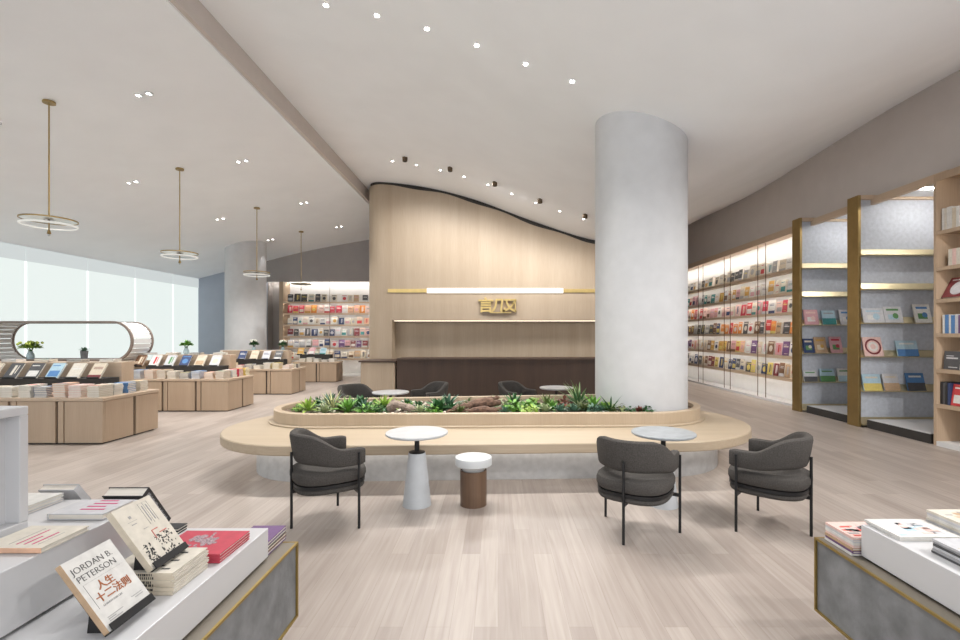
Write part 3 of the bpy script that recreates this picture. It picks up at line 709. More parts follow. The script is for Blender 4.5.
fin_book(6.40, n2, FZ[2], .26, .28, 'sky blue', 'teal green picture book on the upper ledge of the farther fin', 'teal', 'land')
fin_book(6.74, n2, FZ[2], .26, .30, 'pale grey', 'pale picture book at the right of the upper ledge of the farther fin', 'blue')
fin_book(6.01, n2, FZ[3], .20, .28, 'navy', 'navy picture book with dots on the middle ledge of the farther fin', 'cream')
fin_book(6.24, n2, FZ[3], .23, .31, 'tan', 'tan picture book on the middle ledge of the farther fin', 'ochre')
fin_book(6.54, n2, FZ[3], .23, .32, 'pink', 'pink picture book on the middle ledge of the farther fin', 'crimson')
fin_book(6.04, n2, FZ[4], .26, .22, 'pale grey', 'grey and black picture book, leftmost on the lower ledge of the farther fin', 'charcoal', 'land')
fin_book(6.37, n2, FZ[4], .28, .25, 'sky blue', 'sky blue and green picture book on the lower ledge of the farther fin', 'green', 'land')
fin_book(6.70, n2, FZ[4], .25, .26, 'white', 'white picture book at the right of the lower ledge of the farther fin', 'sky blue', 'land')
for yl, q in ((7.05, 'nearer'), (8.45, 'farther')):
    t = thing('soffit_lamp', 'white light strip in the soffit in front of the %s display fin' % q, 'light', (5.95, yl, 3.70))
    MB().box(.35, 1.4, 0, .05, 0, .02).build('diffuser', emit('led_alcove', (1, .96, .9), 60.0), t)
    MB().box(.33, 1.42, -.02, .07, .02, .038).build('channel', M_WHITE, t)

# ------------------------------------------------------------------ near bookcase at the right edge
t = thing('near_bookcase', 'oak bookcase with lit cubbies nearest on the right wall', 'bookcase', (5.92, 3.9, 0))
MB().box(0, .52, 2.42, 2.46, 0, 3.66).build('end_panel', M_CASEWOOD, t)
MB().box(0, .52, 0, .04, 0, 3.66).build('end_panel', M_CASEWOOD, t)
MB().box(.48, .52, .04, 2.42, 0, 3.66).build('back_panel', M_CASEWOOD, t)
MB().box(0, .48, .04, 2.42, 3.62, 3.66).box(-.006, 0, .04, 2.42, 3.56, 3.66).build('top_panel', M_CASEWOOD, t)
MB().box(0, .48, .04, 2.42, 0, .06).build('plinth', M_OFFWHITE, t)
MB().box(.005, .02, .1, 2.38, 3.605, 3.619).build('light_strip', emit('led_cubby', (1, .90, .76), 7.0), t)
for z in SZ:
    s = MB().box(.0, .48, .04, 2.42, z - .03, z).box(-.006, .0, .04, 2.42, z - .05, z).build('shelf', M_CASEWOOD, t)
    MB().box(.001, .012, .1, 2.38, z - .038, z - .0305).build('light_strip', emit('led_cubby', (1, .90, .76), 7.0), s)
rn = random.Random(5)
def cub(y, z, w, h, tk, c, lab, lean=.1, rz=-PI / 2): add_book(bmat((5.965, y, z + .001), rz, lean, tk), w, h, tk, c, lab, 'books in the near bookcase', rn)
def spines(y, z, specs, row):
    """books standing upright, spines out, going towards the viewer from the far end"""
    for i, (tk, h, c) in enumerate(specs):
        M = Matrix.Translation((6.065, y - tk, z + .001))
        o = book_mesh(MB(), .2, h, tk, None, False).build('book', [cmat(c), M_PAGES], M=M)
        tag(o, '%s book standing %s from the far end, %s shelf of the near bookcase' % (c, nth(i + 1), row), 'book', 'books in the near bookcase')
        y -= tk + .004
spines(6.29, SZ[0], [(.03, .30, 'white'), (.03, .29, 'ivory'), (.035, .30, 'white'), (.03, .30, 'white'), (.05, .27, 'cream'), (.04, .28, 'white')], 'top')
spines(6.20, SZ[1], [(.05, .22, 'ivory'), (.05, .22, 'blush'), (.05, .22, 'ivory')], 'second')
cub(6.13, SZ[2], .34, .30, .04, 'maroon', 'dark red and black book leaning back on the third shelf of the near bookcase', .5)
o = book_mesh(MB(), .26, .2, .04, rn).build('book', [cmat('blush'), M_PAGES, cmat('white')], M=bmat((5.93, 5.80, SZ[2] + .042), -PI / 2, PI / 2)); tag(o, 'pink and white book lying flat on the third shelf of the near bookcase', 'book', 'books in the near bookcase')
spines(6.28, SZ[3], [(.03, .25, 'white'), (.05, .25, 'blue'), (.025, .25, 'white'), (.05, .24, 'blue'), (.04, .25, 'pale grey'), (.04, .24, 'purple'), (.04, .24, 'pink')], 'fourth')
cub(6.16, SZ[4], .22, .24, .03, 'charcoal', 'dark book with a red and green cover on the fifth shelf of the near bookcase', .08)
cub(5.92, SZ[4], .2, .22, .03, 'green', 'green book beside the dark book on the fifth shelf of the near bookcase', .08)
spines(6.31, SZ[5], [(.03, .30, 'black'), (.03, .29, 'charcoal'), (.03, .30, 'black'), (.03, .29, 'navy')], 'bottom')
cub(6.02, SZ[5], .30, .28, .03, 'red', 'red, white and green magazine facing out on the bottom shelf of the near bookcase', .15)
# ------------------------------------------------------------------ pendants and downlights
PN = ['nearest', 'second', 'third', 'farthest']
for k, (x, y) in enumerate([(-6.14, 6.4), (-6.12, 9.0), (-6.08, 11.8), (-6.10, 14.5)]):
    zt = zleft(x); zd = 3.03
    t = thing('pendant_lamp', '%s pendant lamp with a thin brass ring disc on a long brass rod' % PN[k], 'lamp', (x, y, zd), group='disc pendant lamps')
    MB().cyl(.07, zt - zd - .03, zt - zd, 24).build('ceiling_rose', M_BRASSP, t, smooth=True)
    MB().cyl(.009, .03, zt - zd - .03, 10).build('rod', M_BRASSP, t, smooth=True)
    MB().lathe([(.05, .055), (.05, .068)], 24).lathe([(.05, .01), (.05, .024)], 24).cyl(.014, .01, .068, 12).build('hub', M_BRONZE, t, smooth=True)
    b = MB(); n = 64; v = []
    pr = [(.296, .028), (.305, .028), (.305, .046), (.296, .046)]
    for i in range(n):
        a = 2 * PI * i / n; v += [(r * math.cos(a), r * math.sin(a), z) for r, z in pr]
    b.add(v, [(4 * i + q, 4 * ((i + 1) % n) + q, 4 * ((i + 1) % n) + (q + 1) % 4, 4 * i + (q + 1) % 4) for i in range(n) for q in range(4)])
    b.build('brass_ring', M_BRASSP, t, smooth=True)
    MB().lathe([(.05, .034), (.296, .034), (.296, .040), (.05, .040)], 48, cap=False).build('disc', M_GLASSY, t, smooth=True)
    MB().lathe([(.284, -.050), (.298, -.046), (.304, -.034), (.304, -.026), (.300, -.026), (.294, -.038), (.284, -.042)], 64, cap=False).build('light_ring', emit('pendant_glow', (1, .97, .9), .62), t, smooth=True)
    MB().cyl(.008, -.10, .01, 10).lathe([(.012, -.16), (.024, -.15), (.012, -.10)], 12).build('drop', M_BRASSP, t, smooth=True)
    MB().lathe([(.008, -.185), (.016, -.175), (.014, -.16)], 12).build('glass_tip', M_CERAMIC, t, smooth=True)
def downlight(x, y, z, lab, grp, r=.028, e=0, ang=80, tilt=0):  # a recessed lamp with its own light
    t = thing('downlight', lab, 'downlight', (x, y, z), group=grp)
    MB().lathe([(r * 1.35, -.004), (r * 1.35, .01), (r * 1.0, .01), (r * 1.0, -.004)], 24, cap=False).build('trim_ring', M_WHITE, t, smooth=True)
    MB().cyl(r, -.003, .008, 20).build('lens', M_LENS, t)
    if e: spot('spot', t, e, ang, loc=(0, 0, -.03), rot=(tilt, 0, 0))
for k in range(6):
    x = [-1.985, -1.396, -.819, -.242, .323, .86][k]
    downlight(x, 5.4, zmain(x) - .004, '%s bright downlight from the column in the row of six over the bench' % nth(6 - k), 'six bright downlights over the bench', .028, [210, 210, 210, 210, 180, 100][k], 85, R(-16))
for k, (x, y) in enumerate([(4.3, 3.4), (4.3, 1.6), (3.6, 0.2), (4.6, -1.2)]):  # unseen fill lamps added to brighten the right aisle floor
    downlight(x, y, zmain(x, y) - .004, '%s added fill downlight over the right aisle, counted from the near bookcase' % nth(k + 1), 'added fill downlights over the right aisle', .03, 260, 140, R(14))
for k in range(9):
    x = -2.345 + .531 * k
    downlight(x, 10.4, zmain(x) - .004, '%s small downlight from the left in the row along the oak wall top' % nth(k + 1), 'small downlights by the oak wall', .024, 62, 160)
for k in range(5):
    x = [-2.0, -1.03, -.07, .90, 1.87][k]; z = zmain(x)
    t = thing('spotlight', '%s short dark bronze ceiling spotlight from the left in front of the oak wall' % nth(k + 1), 'spotlight', (x, 10.05, z), group='bronze ceiling spotlights')
    MB().lathe([(.048, -.09), (.052, -.08), (.052, .0)], 20).build('housing', M_BRONZE, t, smooth=True)
    MB().cyl(.035, -.094, -.0895, 16).build('lens', M_DARK, t)
    spot('spot', t, 90, 165, blend=1.0, loc=(0, 0, -.13), rot=(R(14), 0, 0))
for j, y in enumerate([6.6, 9.15, 12.05, 14.7]):
    for x in (-5.0, -7.15):
        z = zleft(x); s = 'over the table side' if x > -6 else 'on the window side'
        t = thing('downlight', '%s twin recessed downlight %s of the pendant lamps' % (PN[j], 'on the window side' if x < -6 else 'on the aisle side'), 'downlight', (x, y, z - .006), group='twin downlights on the left ceiling')
        for q in (-1, 1):
            MB().lathe([(.055, -.006), (.055, .012), (.04, .012), (.04, -.006)], 20, M=Matrix.Translation((q * .075, 0, .012 * q)), cap=False).build('trim_ring', M_WHITE, t, smooth=True)
            MB().cyl(.019, -.004, .008, 16, M=Matrix.Translation((q * .075, 0, .012 * q))).build('lens', M_LENS, t)
        spot('spot', t, 330 if (x > -6 or j < 3) else 30, 110 if (x > -6 or j < 3) else 60, loc=(0, 0, -.05))

# ------------------------------------------------------------------ wooden display tables
TN = ['nearest', 'second', 'third', 'farthest']
TB = [(-8.3, -5.39, 6.38, 7.42), (-7.28, -5.25, 9.1, 10.05), (-7.35, -5.16, 11.7, 12.55), (-6.45, -5.08, 14.7, 15.3)]
ZT = .635
for k, (x0, x1, y0, y1) in enumerate(TB):
    t = thing('display_table', '%s long oak display table of books under the pendant lamps' % TN[k], 'table', (x1, y0, 0))
    W, D = x1 - x0, y1 - y0
    MB().box(-W + .04, -.04, .04, D - .04, 0, ZT - .06).build('core', M_DARK, t)
    px = 0.0; i = 0; ws = [.50, .07]
    while px < W - .05:
        w = min([.52, .075][i % 2], W - px)
        MB().box(-px - w, -px, 0, .036, .02, ZT - .05).build('front_panel', M_TABLEV, t, bevel=.003)
        px += w + .016 + (.02 if i % 2 else 0); i += 1
    h = D * .52
    MB().box(-.036, .0, .04, h, .02, ZT - .05).build('side_panel', M_TABLEV, t, bevel=.003)
    MB().box(-.036, .0, h + .05, D, .02, ZT - .05).build('side_panel', M_TABLEV, t, bevel=.003)
    MB().box(-W, -.036, D - .036, D, .02, ZT - .05).build('rear_panel', M_TABLEV, t)
    MB().box(-W, .015, -.015, D + .01, ZT - .045, ZT).build('table_top', M_TABLETOP, t, bevel=.004)
    if k < 3:
        MB().box(-W + .1, -.38, D * .46, D * .72, ZT + .001, ZT + .22).build('riser', M_DARK, t)
        MB().box(-W + .1, -.36, D * .74, D * .97, ZT + .001, ZT + .44).build('upper_ledge', M_TABLETOP, t)
    else:
        MB().box(-W + .1, -.3, D * .5, D * .9, ZT + .001, ZT + .22).build('riser', M_DARK, t)
rn = random.Random(77)
SPAL = ['white', 'ivory', 'cream', 'pale grey', 'cream', 'tan', 'white', 'navy', 'peach', 'ivory', 'blush', 'blue', 'cream', 'yellow', 'charcoal']
def pile(x, y, z, w, d, n, tk, c, rz, lab, name='paperback', grp=None, jit=.006):
    """books lying flat; each one its own object, from the bottom upward"""
    for i in range(n):
        M = Matrix.Translation((x + rn.uniform(-jit, jit), y + rn.uniform(-jit, jit), z + tk * (i + 1) + .0008 * i)) @ Matrix.Rotation(rz + rn.uniform(-.03, .03), 4, 'Z') @ Matrix.Rotation(-PI / 2, 4, 'X') @ Matrix.Translation((0, 0, -d / 2))
        b = book_mesh(MB(), w, d, tk, rn, i == n - 1)
        o = b.build(name, [cmat(c), M_PAGES, cmat(art_for(c, rn))], M=M)
        tag(o, lab % (('top' if i == n - 1 else nth(i + 1) + ' from bottom')), 'book' if name != 'magazine' else 'magazine', grp)
# stacks along the front edges
def stacks(k, n, per, tk, skip=()):
    x0, x1, y0, y1 = TB[k]; W = x1 - x0
    for i in range(n):
        x = x1 - .16 - i * .235 + rn.uniform(-.02, .02)
        if x < x0 + .12: break
        c = SPAL[(i * 3 + k * 5) % len(SPAL)] if k else ['cream', 'blush', 'peach', 'navy', 'ivory', 'ivory', 'cream', 'pale grey', 'white', 'tan', 'cream', 'white'][i]
        nn = per + rn.choice([-1, 0, 0, 1])
        pile(x, y0 + .14, ZT + .001, .17, .23, nn, tk, c, rn.uniform(-.04, .04), c + ' paperback, %s, ' + '%s front stack from right, %s oak table' % (nth(i + 1), TN[k]), grp='paperback stacks on the oak tables')
stacks(0, 9, 7, .023); stacks(1, 8, 6, .024); stacks(2, 7, 4, .03); stacks(3, 5, 3, .035)
for k in (0, 1, 2):
    x0, x1, y0, y1 = TB[k]
    for i in range(3):
        y = y0 + .36 + i * .24
        if y > y1 - .1: break
        c = [['white', 'blue', 'cream'], ['white', 'crimson', 'yellow'], ['cream', 'charcoal', 'white']][k][i]
        pile(x1 - .17, y, ZT + .001, .16, .2, [6, 6, 4][k], .025, c, PI / 2, c + ' paperback, %s, ' + '%s side stack from the corner, %s oak table' % (nth(i + 1), TN[k]), grp='paperback stacks on the oak tables')
# slanted books on stands above the risers
SL = [[('cream', 'maroon'), ('ivory', 'white'), ('sky blue', 'blue'), ('charcoal', 'white'), ('charcoal', 'ivory'), ('cream', 'grey'), ('brown', 'tan'), ('ivory', 'grey')], [('pale grey', 'cream'), ('cream', 'tan'), ('navy', 'blue'), ('pale grey', 'green'), ('white', 'red'), ('brown', 'cream')], [('charcoal', 'white'), ('pale grey', 'navy'), ('cream', 'tan'), ('navy', 'white')], [('sky blue', 'teal'), ('pink', 'white'), ('ochre', 'cream')]]
for k, lst in enumerate(SL):
    x0, x1, y0, y1 = TB[k]; D = y1 - y0; zz = ZT + .222; yy = y0 + D * (.46 if k < 3 else .5) + .012
    for i, (c, a) in enumerate(lst):
        x = x1 - .56 - i * (.31 if k < 3 else .36); M = bmat((x, yy, zz + .002), 0, .62)
        o = book_mesh(MB(), .19, .26, .025, rn).build('display_book', [cmat(c), M_PAGES, cmat(a)], M=M)
        tag(o, '%s book tilted on a stand, %s from the right, on the %s oak table' % (c, nth(i + 1), TN[k]), 'book', 'tilted books on the oak tables')
        st = MB().box(-.085, .085, .027, .031, .0, .2).box(-.09, .09, -.01, .03, -.004, -.001).box(-.085, .085, -.014, -.010, -.004, .014).build('book_stand', M_BLACK, M=M)
        tag(st, 'black stand under the %s book, %s from the right on the %s oak table' % (c, nth(i + 1), TN[k]), 'stand', 'black stands on the oak tables')
# books lying on the upper ledges
for k in (0, 1):
    x0, x1, y0, y1 = TB[k]; D = y1 - y0
    for i in range(5 if k == 0 else 4):
        c = ['white', 'charcoal', 'ivory', 'pale grey', 'cream'][i]
        pile(x1 - .62 - i * .5, y0 + D * .85, ZT + .442, .22, .16, 2, .02, c, 0, c + ' paperback, %s, ' + '%s pair from right, upper ledge of %s oak table' % (nth(i + 1), TN[k]), grp='paperbacks on the upper ledges')
# long raised table behind the third one
t = thing('console_table', 'long raised oak console table with white books between the far display tables', 'table', (-7.1, 13.35, 0))
MB().box(-.95, 1.05, 0, .5, .955, .99).build('table_top', M_TABLETOP, t, bevel=.004)
MB().box(.72, .95, .04, .46, 0, .955).build('end_panel', M_TABLEV, t)
MB().box(-.92, -.80, .04, .46, 0, .955).build('end_panel', M_TABLEV, t)
for i in range(8):
    c = ['white', 'ivory', 'white', 'teal', 'ochre', 'white', 'pale grey', 'white'][i]
    pile(-7.88 + i * .235, 13.55, .991, .19, .24, 2, .03, c, 0, c + ' paperback, %s, ' + '%s pair from left on the raised console table' % nth(i + 1), grp='paperbacks on the console table')
# ------------------------------------------------------------------ slatted reading booth by the window
t = thing('reading_counter', 'low oak counter under the slatted oval booth by the windows', 'counter', (-8.9, 9.4, 0))
MB().box(-1.7, 1.52, -.12, .75, .90, .95).build('counter_top', M_TABLETOP, t)
MB().box(-1.65, 1.48, -.06, .7, 0, .90).build('body', M_TABLEV, t)
t = thing('oval_booth', 'stadium shaped slatted booth frame with dark rims in front of the windows', 'booth', (-8.88, 9.45, 1.365))
BW, BH, BD = 1.50, .395, .55
def stad(off, n=28):
    P = []; h = BH + off; c = BW - BH
    for k in range(n + 1):
        a = -PI / 2 + PI * k / n; P.append((c + h * math.cos(a), h * math.sin(a)))
    for k in range(n + 1):
        a = PI / 2 + PI * k / n; P.append((-c + h * math.cos(a), h * math.sin(a)))
    return P
M_RIM = flat('booth_rim', (.20, .155, .13), .5)
MX90 = Matrix.Rotation(R(90), 4, 'X')
for nm, y in (('front_rim', 0.0), ('rear_rim', BD)):
    b = MB(); b.ring(stad(.012), stad(-.028), -.02, .02)
    b.build(nm, M_RIM, t, M=Matrix.Translation((0, y, 0)) @ MX90)
c = BW - BH
MB().box(-c, c, .02, BD - .02, BH - .02, BH).build('top_panel', M_RIM, t)
MB().box(-c, c, .02, BD - .02, -BH, -BH + .02).build('bottom_panel', M_RIM, t)
for s in (-1, 1):
    for k in range(1, 12):
        a = -PI / 2 + PI * k / 12
        x = s * (c + (BH - .012) * math.cos(a)); z = (BH - .012) * math.sin(a)
        MB().box(-.004, .004, .02, BD - .02, -.042, .042, M=Matrix.Translation((x, 0, z)) @ Matrix.Rotation(-s * a, 4, 'Y')).build('slat', M_OFFWHITE, t)
def vase(x, y, z, lab, gm, s=1.0, spread=.16, vm=None, seed=1, flowers=None):
    rr = random.Random(seed); t = thing('flower_vase', lab, 'vase', (x, y, z))
    MB().lathe([(.045 * s, 0), (.065 * s, .04 * s), (.06 * s, .10 * s), (.035 * s, .15 * s), (.04 * s, .165 * s)], 24, cap=False).build('vase', vm or flat('glass_vase', (.42, .55, .60), .1, spec=.8), t, smooth=True)
    b = MB(); b.tube([(0, 0, .02 * s), (0, 0, .2 * s)], .02 * s, 8)
    for k in range(5): b.tube([(0, 0, .1 * s), (.05 * s * math.cos(k * 1.26), .05 * s * math.sin(k * 1.26), .24 * s)], .006, 5)
    b.build('stems', G[1], t)
    b = MB()
    for k in range(200):
        a = rr.uniform(0, 2 * PI); q = spread * s * math.sqrt(rr.random()); zz = .22 * s + .11 * s * (1 - (q / (spread * s)) ** 2) * rr.uniform(.3, 1)
        blade(b, (q * .8 * math.cos(a), q * .8 * math.sin(a), zz), a + rr.uniform(-.5, .5), rr.uniform(-.2, 1.0), .075 * s, .022 * s, .8, 2)
    b.build('foliage', gm, t, smooth=True)
    if flowers:
        b = MB()
        for k in range(22):
            a = rr.uniform(0, 6.28); q = rr.uniform(0, spread * s)
            b.add(IV, IF, 0, Matrix.Translation((q * math.cos(a), q * math.sin(a), .30 * s + rr.uniform(0, .06))) @ Matrix.Scale(.028 * s, 4))
        b.build('flowers', flowers, t, smooth=True)
vase(-9.55, 9.56, .996, 'glass vase of yellow green flowers at the left inside the oval booth', G[3], 1.0, .19, seed=2, flowers=flat('flower_lime', (.50, .60, .12), .6))
t = thing('potted_plant', 'small succulent in a grey pot inside the oval booth', 'plant', (-8.62, 9.75, .996))
MB().lathe([(.055, 0), (.068, .16), (.06, .16), (.055, .14)], 24).build('pot', M_CONC, t, smooth=True)
b = MB()
for k in range(20): blade(b, (0, 0, .14), k * 2.399, .3 + 1.0 * k / 20, .12, .022, .3, 3)
b.build('foliage', G[2], t, smooth=True)
vase(-6.64, 9.97, ZT + .442, 'glass vase with green leaves on the back ledge of the second oak table', G[0], .85, .13, seed=4)
vase(-7.14, 13.70, .991, 'slim vase of green and white flowers on the raised console table', G[1], .95, .12, seed=6, flowers=flat('flower_white', (.7, .7, .62), .6))
vase(-6.30, 13.70, .991, 'second slim vase of flowers at the right end of the raised console table', G[1], .9, .11, seed=8, flowers=MATS['flower_white'])
# ------------------------------------------------------------------ foreground display on the left
M_GOLDTRIM = flat('gold_trim', (.36, .26, .09), .45, .9, var=.08)
def concrete_island(lab, x0, x1, y0, y1, sgn):
    t = thing('display_island', lab, 'display', (0, 0, 0))
    z0, z1 = .11, .478; g = .010
    MB().box(x0 + g, x1 - g, y0 + g, y1 - g, z0 + g, z1 - .004).build('concrete_body', M_CONC, t)
    MB().box(x0 + .12, x1 - .12, y0 + .1, y1 - .1, 0, z0 + g).build('plinth', M_DARK, t)
    b = MB()
    for xa in (x0, x1 - g):
        b.box(xa, xa + g, y0, y1, z1 - g, z1).box(xa, xa + g, y0, y1, z0, z0 + g)
        for ya in (y0, y1 - g): b.box(xa, xa + g, ya, ya + g, z0 + g, z1 - g)
    for ya in (y0, y1 - g): b.box(x0 + g, x1 - g, ya, ya + g, z1 - g, z1).box(x0 + g, x1 - g, ya, ya + g, z0, z0 + g)
    b.build('gold_edging', M_GOLDTRIM, t)
    MB().box(x0 + g, x1 - g, y0 + g, y1 - g, z1 - .004, z1 - .001).build('top', flat('taupe_top', (.20, .175, .14), .5), t)
    return t
concrete_island('dark concrete display island with gold edges at the lower left', -3.4, -.985, -.3, 2.31, 1)
def white_tier(name, lab, x0, x1, y0, y1, z0, z1):
    t = thing(name, lab, 'display')
    MB().box(x0, x1, y0, y1, z0 + .012, z1).build('top_block', M_WHITE, t, bevel=.003)
    MB().box(x0 + .02, x1 - .02, y0 + .02, y1 - .02, z0 + .0005, z0 + .012).build('shadow_gap', M_DARK, t)
white_tier('display_tier', 'lower white step on the left concrete island', -3.2, -1.045, -.2, 2.13, .478, .62)
white_tier('display_tier', 'upper white step on the left concrete island', -3.2, -1.42, -.2, 1.93, .62, .82)
t = thing('display_box', 'open fronted white display box standing on the upper white step', 'display box', (-1.645, 1.0, .8205))
x0, x1, y0, y1, z0, z1 = -.5, 0, 0, .64, 0, .43
MB().box(x0, x1, y0, y1, z1 - .03, z1).build('top_panel', M_WHITE, t, bevel=.003)
MB().box(x0, x1, y0, y1, 0, .03).build('bottom_panel', M_WHITE, t, bevel=.003)
MB().box(x0, x1, y1 - .03, y1, .03, z1 - .03).build('end_panel', M_WHITE, t, bevel=.003)
MB().box(x0, x1, y0, y0 + .03, .03, z1 - .03).build('end_panel', M_WHITE, t, bevel=.003)
MB().box(x0, x1 - .05, y0 + .03, y1 - .03, .03, z1 - .03).build('inner_panel', M_WHITE, t)

def big_book(M, w, h, tk, c, lab, grp=None, spine=None, draw=None, name='book', cat='book'):
    t = thing(name, lab, cat, M=M, group=grp); k = .003
    MB().box(-w / 2, w / 2, 0, k, 0, h).box(-w / 2, w / 2, tk - k, tk, 0, h).box(-w / 2, -w / 2 + k, k, tk - k, 0, h).build('cover', cmat(c), t)
    if spine: MB().box(-w / 2 - .0012, -w / 2, 0, tk, 0, h).build('spine', cmat(spine), t)
    MB().box(-w / 2 + k, w / 2 - .004, k, tk - k, .003, h - .003).build('pages', M_PAGES, t)
    if draw: draw(t, w, h)
    return t
FACE = Matrix.Rotation(R(90), 4, 'X')
def ink(t, mat, rects, name='print'):
    b = MB()
    for x0, x1, z0, z1 in rects: b.box(x0, x1, -.0008, .0002, z0, z1)
    b.build(name, mat, t)
def letters(t, body, x, z, size, mat, name='lettering', **k):
    return text_obj(name, body, size, .0003, mat, t, Matrix.Translation((x, -.0007, z)) @ FACE, **k)
INK = flat('ink_black', (.03, .03, .03), .7); INKA = flat('ink_dark_grey', (.06, .06, .06), .7); INKG = flat('ink_grey', (.30, .30, .30), .7); INKR = flat('ink_rust', (.33, .10, .03), .7); INKP = flat('ink_magenta', (.50, .06, .17), .7); INKRED = flat('ink_red', (.50, .10, .08), .7)
def stand(M, w, lab, dep=.035):
    t = thing('book_stand', lab, 'stand', M=M)
    MB().box(-w / 2, w / 2, -.006, dep, -.005, -.001).box(-w / 2, w / 2, -.010, -.006, -.005, .020).build('ledge', M_BLACK, t, bevel=.001)
    MB().box(-w / 2, w / 2, dep - .004, dep, -.001, .15).build('back_plate', M_BLACK, t)
    for s in (-1, 1):
        MB().add([(s * w * .40 + q, y, z) for q in (-.002, .002) for y, z in ((dep, .0), (dep, .09), (dep + .05, .036))], [(0, 2, 1), (3, 4, 5), (0, 3, 5, 2), (0, 1, 4, 3), (1, 2, 5, 4)]).build('foot', M_BLACK, t)
LN = math.atan2(.142, .193)
# white book with large title on a stand
M1 = bmat((-1.118, 1.433, .630), R(90), LN, .022)
def d1(t, w, h):
    letters(t, 'JORDAN B.', -.076, h - .047, .0285, INKA, 'author', offset=-.0004)
    letters(t, 'PETERSON', -.076, h - .076, .0285, INKA, 'author', offset=-.0004)
    letters(t, '人生', -.038, h - .120, .030, INKR, 'title', offset=.0006)
    letters(t, '十二法则', -.062, h - .153, .031, INKR, 'title', offset=.0006)
    letters(t, '12 RULES FOR LIFE', -.056, h - .170, .0085, INKG, 'subtitle')
    b = [(-.066, -.040, .030, .0325), (-.066, -.02, .024, .0262), (-.066, -.01, .036, .038), (-.066, -.03, .015, .017), (.03, .07, .045, .047), (.04, .07, .038, .040)]
    ink(t, INKG, b, 'small_print')
    ink(t, INKG, [(-.070, .072, h - .0865, h - .0860), (-.070, -.0695, .07, h - .087)], 'frame_line')
big_book(M1, .172, .240, .018, 'white', 'white hardcover with a large grey and rust title, tilted on a black stand', spine='tan', draw=d1)
stand(M1, .165, 'black stand holding the white titled book at the lower left', .024)
# pile with the cream ink drawing book on top, on its stand
rn = random.Random(99)
def fg_pile(x, y, z, w, d, n, tk, c, rz, lab, grp, name='book', cat='book', draw=None, spine=None, jit=.003, side=False):
    for i in range(n):
        M = Matrix.Translation((x + rn.uniform(-jit, jit), y + rn.uniform(-jit, jit), z + (tk + .0006) * (i + 1))) @ Matrix.Rotation(rz + rn.uniform(-.02, .02), 4, 'Z') @ Matrix.Rotation(-PI / 2, 4, 'X') @ Matrix.Translation((0, 0, -d / 2))
        cc = c[i % len(c)] if isinstance(c, list) else c
        bk = big_book(M, w, d, tk, cc, lab % ('top' if i == n - 1 else 'bottom' if i == 0 else nth(i + 1) + ' from bottom'), grp, draw=draw if i == n - 1 else None, spine=spine, name=name, cat=cat)
        if side:
            bb = MB()
            for q in range(14): bb.box(-w / 2 - .0022, -w / 2 - .0013, .002, tk - .002, .07 + q * .007, .07 + q * .007 + rn.uniform(.002, .006))
            bb.build('spine_lettering', INK, bk)
fg_pile(-1.215, 1.675, .6205, .19, .24, 6, .0118, 'ivory', R(90), 'speckled ivory book, %s of the low pile under the ink drawing book', 'pile under the ink drawing book', draw=lambda t, w, h: ink(t, INK, [(-.07 + q * .02, -.062 + q * .02 + (q % 3) * .004, .03 + (q * 37 % 11) * .008, .06 + (q * 37 % 11) * .008) for q in range(8)]), spine='cream', side=True)
M2 = bmat((-1.165, 1.667, .706), R(90), LN)
def d2(t, w, h):
    r2 = random.Random(4); q = []
    for cx, cz, wd, ht in ((-.052, .055, .022, .075), (.030, .062, .045, .085)):
        for _ in range(70):
            x = cx + r2.uniform(-wd, wd) * .8; z = cz + r2.uniform(-ht, ht) * .45; s = r2.uniform(.0008, .003); q.append((x - s, x + s, z - r2.uniform(.001, .008), z))
    ink(t, INK, q, 'print')
    ink(t, INKG, [(.016, .0165, .14, .226), (.036, .0365, .14, .226), (.056, .0565, .14, .226), (.016, .056, .2255, .226), (.026, .030, .15, .215), (.045, .049, .15, .215)], 'ink_frame')
    ink(t, INKG, [(-.05, -.03, .165, .168), (-.045, -.035, .19, .20), (-.06, -.02, .178, .179), (-.02, .0, .135, .137)], 'small_print')
    ink(t, INKRED, [(.0, .003, .085, .12), (.0, .03, .117, .12), (.025, .06, .098, .101)], 'red_stroke')
big_book(M2, .172, .240, .022, 'ivory', 'cream book with black ink drawings on a black stand on top of the low pile', spine='cream', draw=d2)
stand(M2, .165, 'black stand holding the cream ink drawing book', .024)
# red books
def d3(t, w, h):
    r2 = random.Random(9); b = MB()
    for k in range(44):
        a = r2.uniform(0, 6.28); q = math.sqrt(r2.random()); x = .01 + q * .07 * math.cos(a); z = h * .50 + q * .06 * math.sin(a); s = r2.uniform(.008, .018)
        b.add([(x + s * math.cos(u * PI / 4), -.0008 - k * .00001, z + s * .7 * math.sin(u * PI / 4)) for u in range(8)], [tuple(range(8))])
    b.build('flower_print', flat('cover_print_grey', (.30, .22, .24), .7, var=.6, scale=120), t)
    ink(t, cmat('pink'), [(-.09, -.05, h - .05, h - .046), (-.09, -.06, h - .06, h - .057)], 'small_print')
fg_pile(-1.205, 1.905, .6205, .215, .27, 3, .0112, 'crimson', R(90), 'large red book, %s of the red pile with a grey flower print', 'red books on the lower white step', draw=d3)
# dark books on the concrete ledge behind the white step
fg_pile(-1.14, 2.215, .4785, .16, .25, 4, .016, ['purple', 'brown', 'charcoal', 'purple'], 0, 'dark purple brown book, %s of the pile on the far concrete ledge', 'dark books on the far concrete ledge')
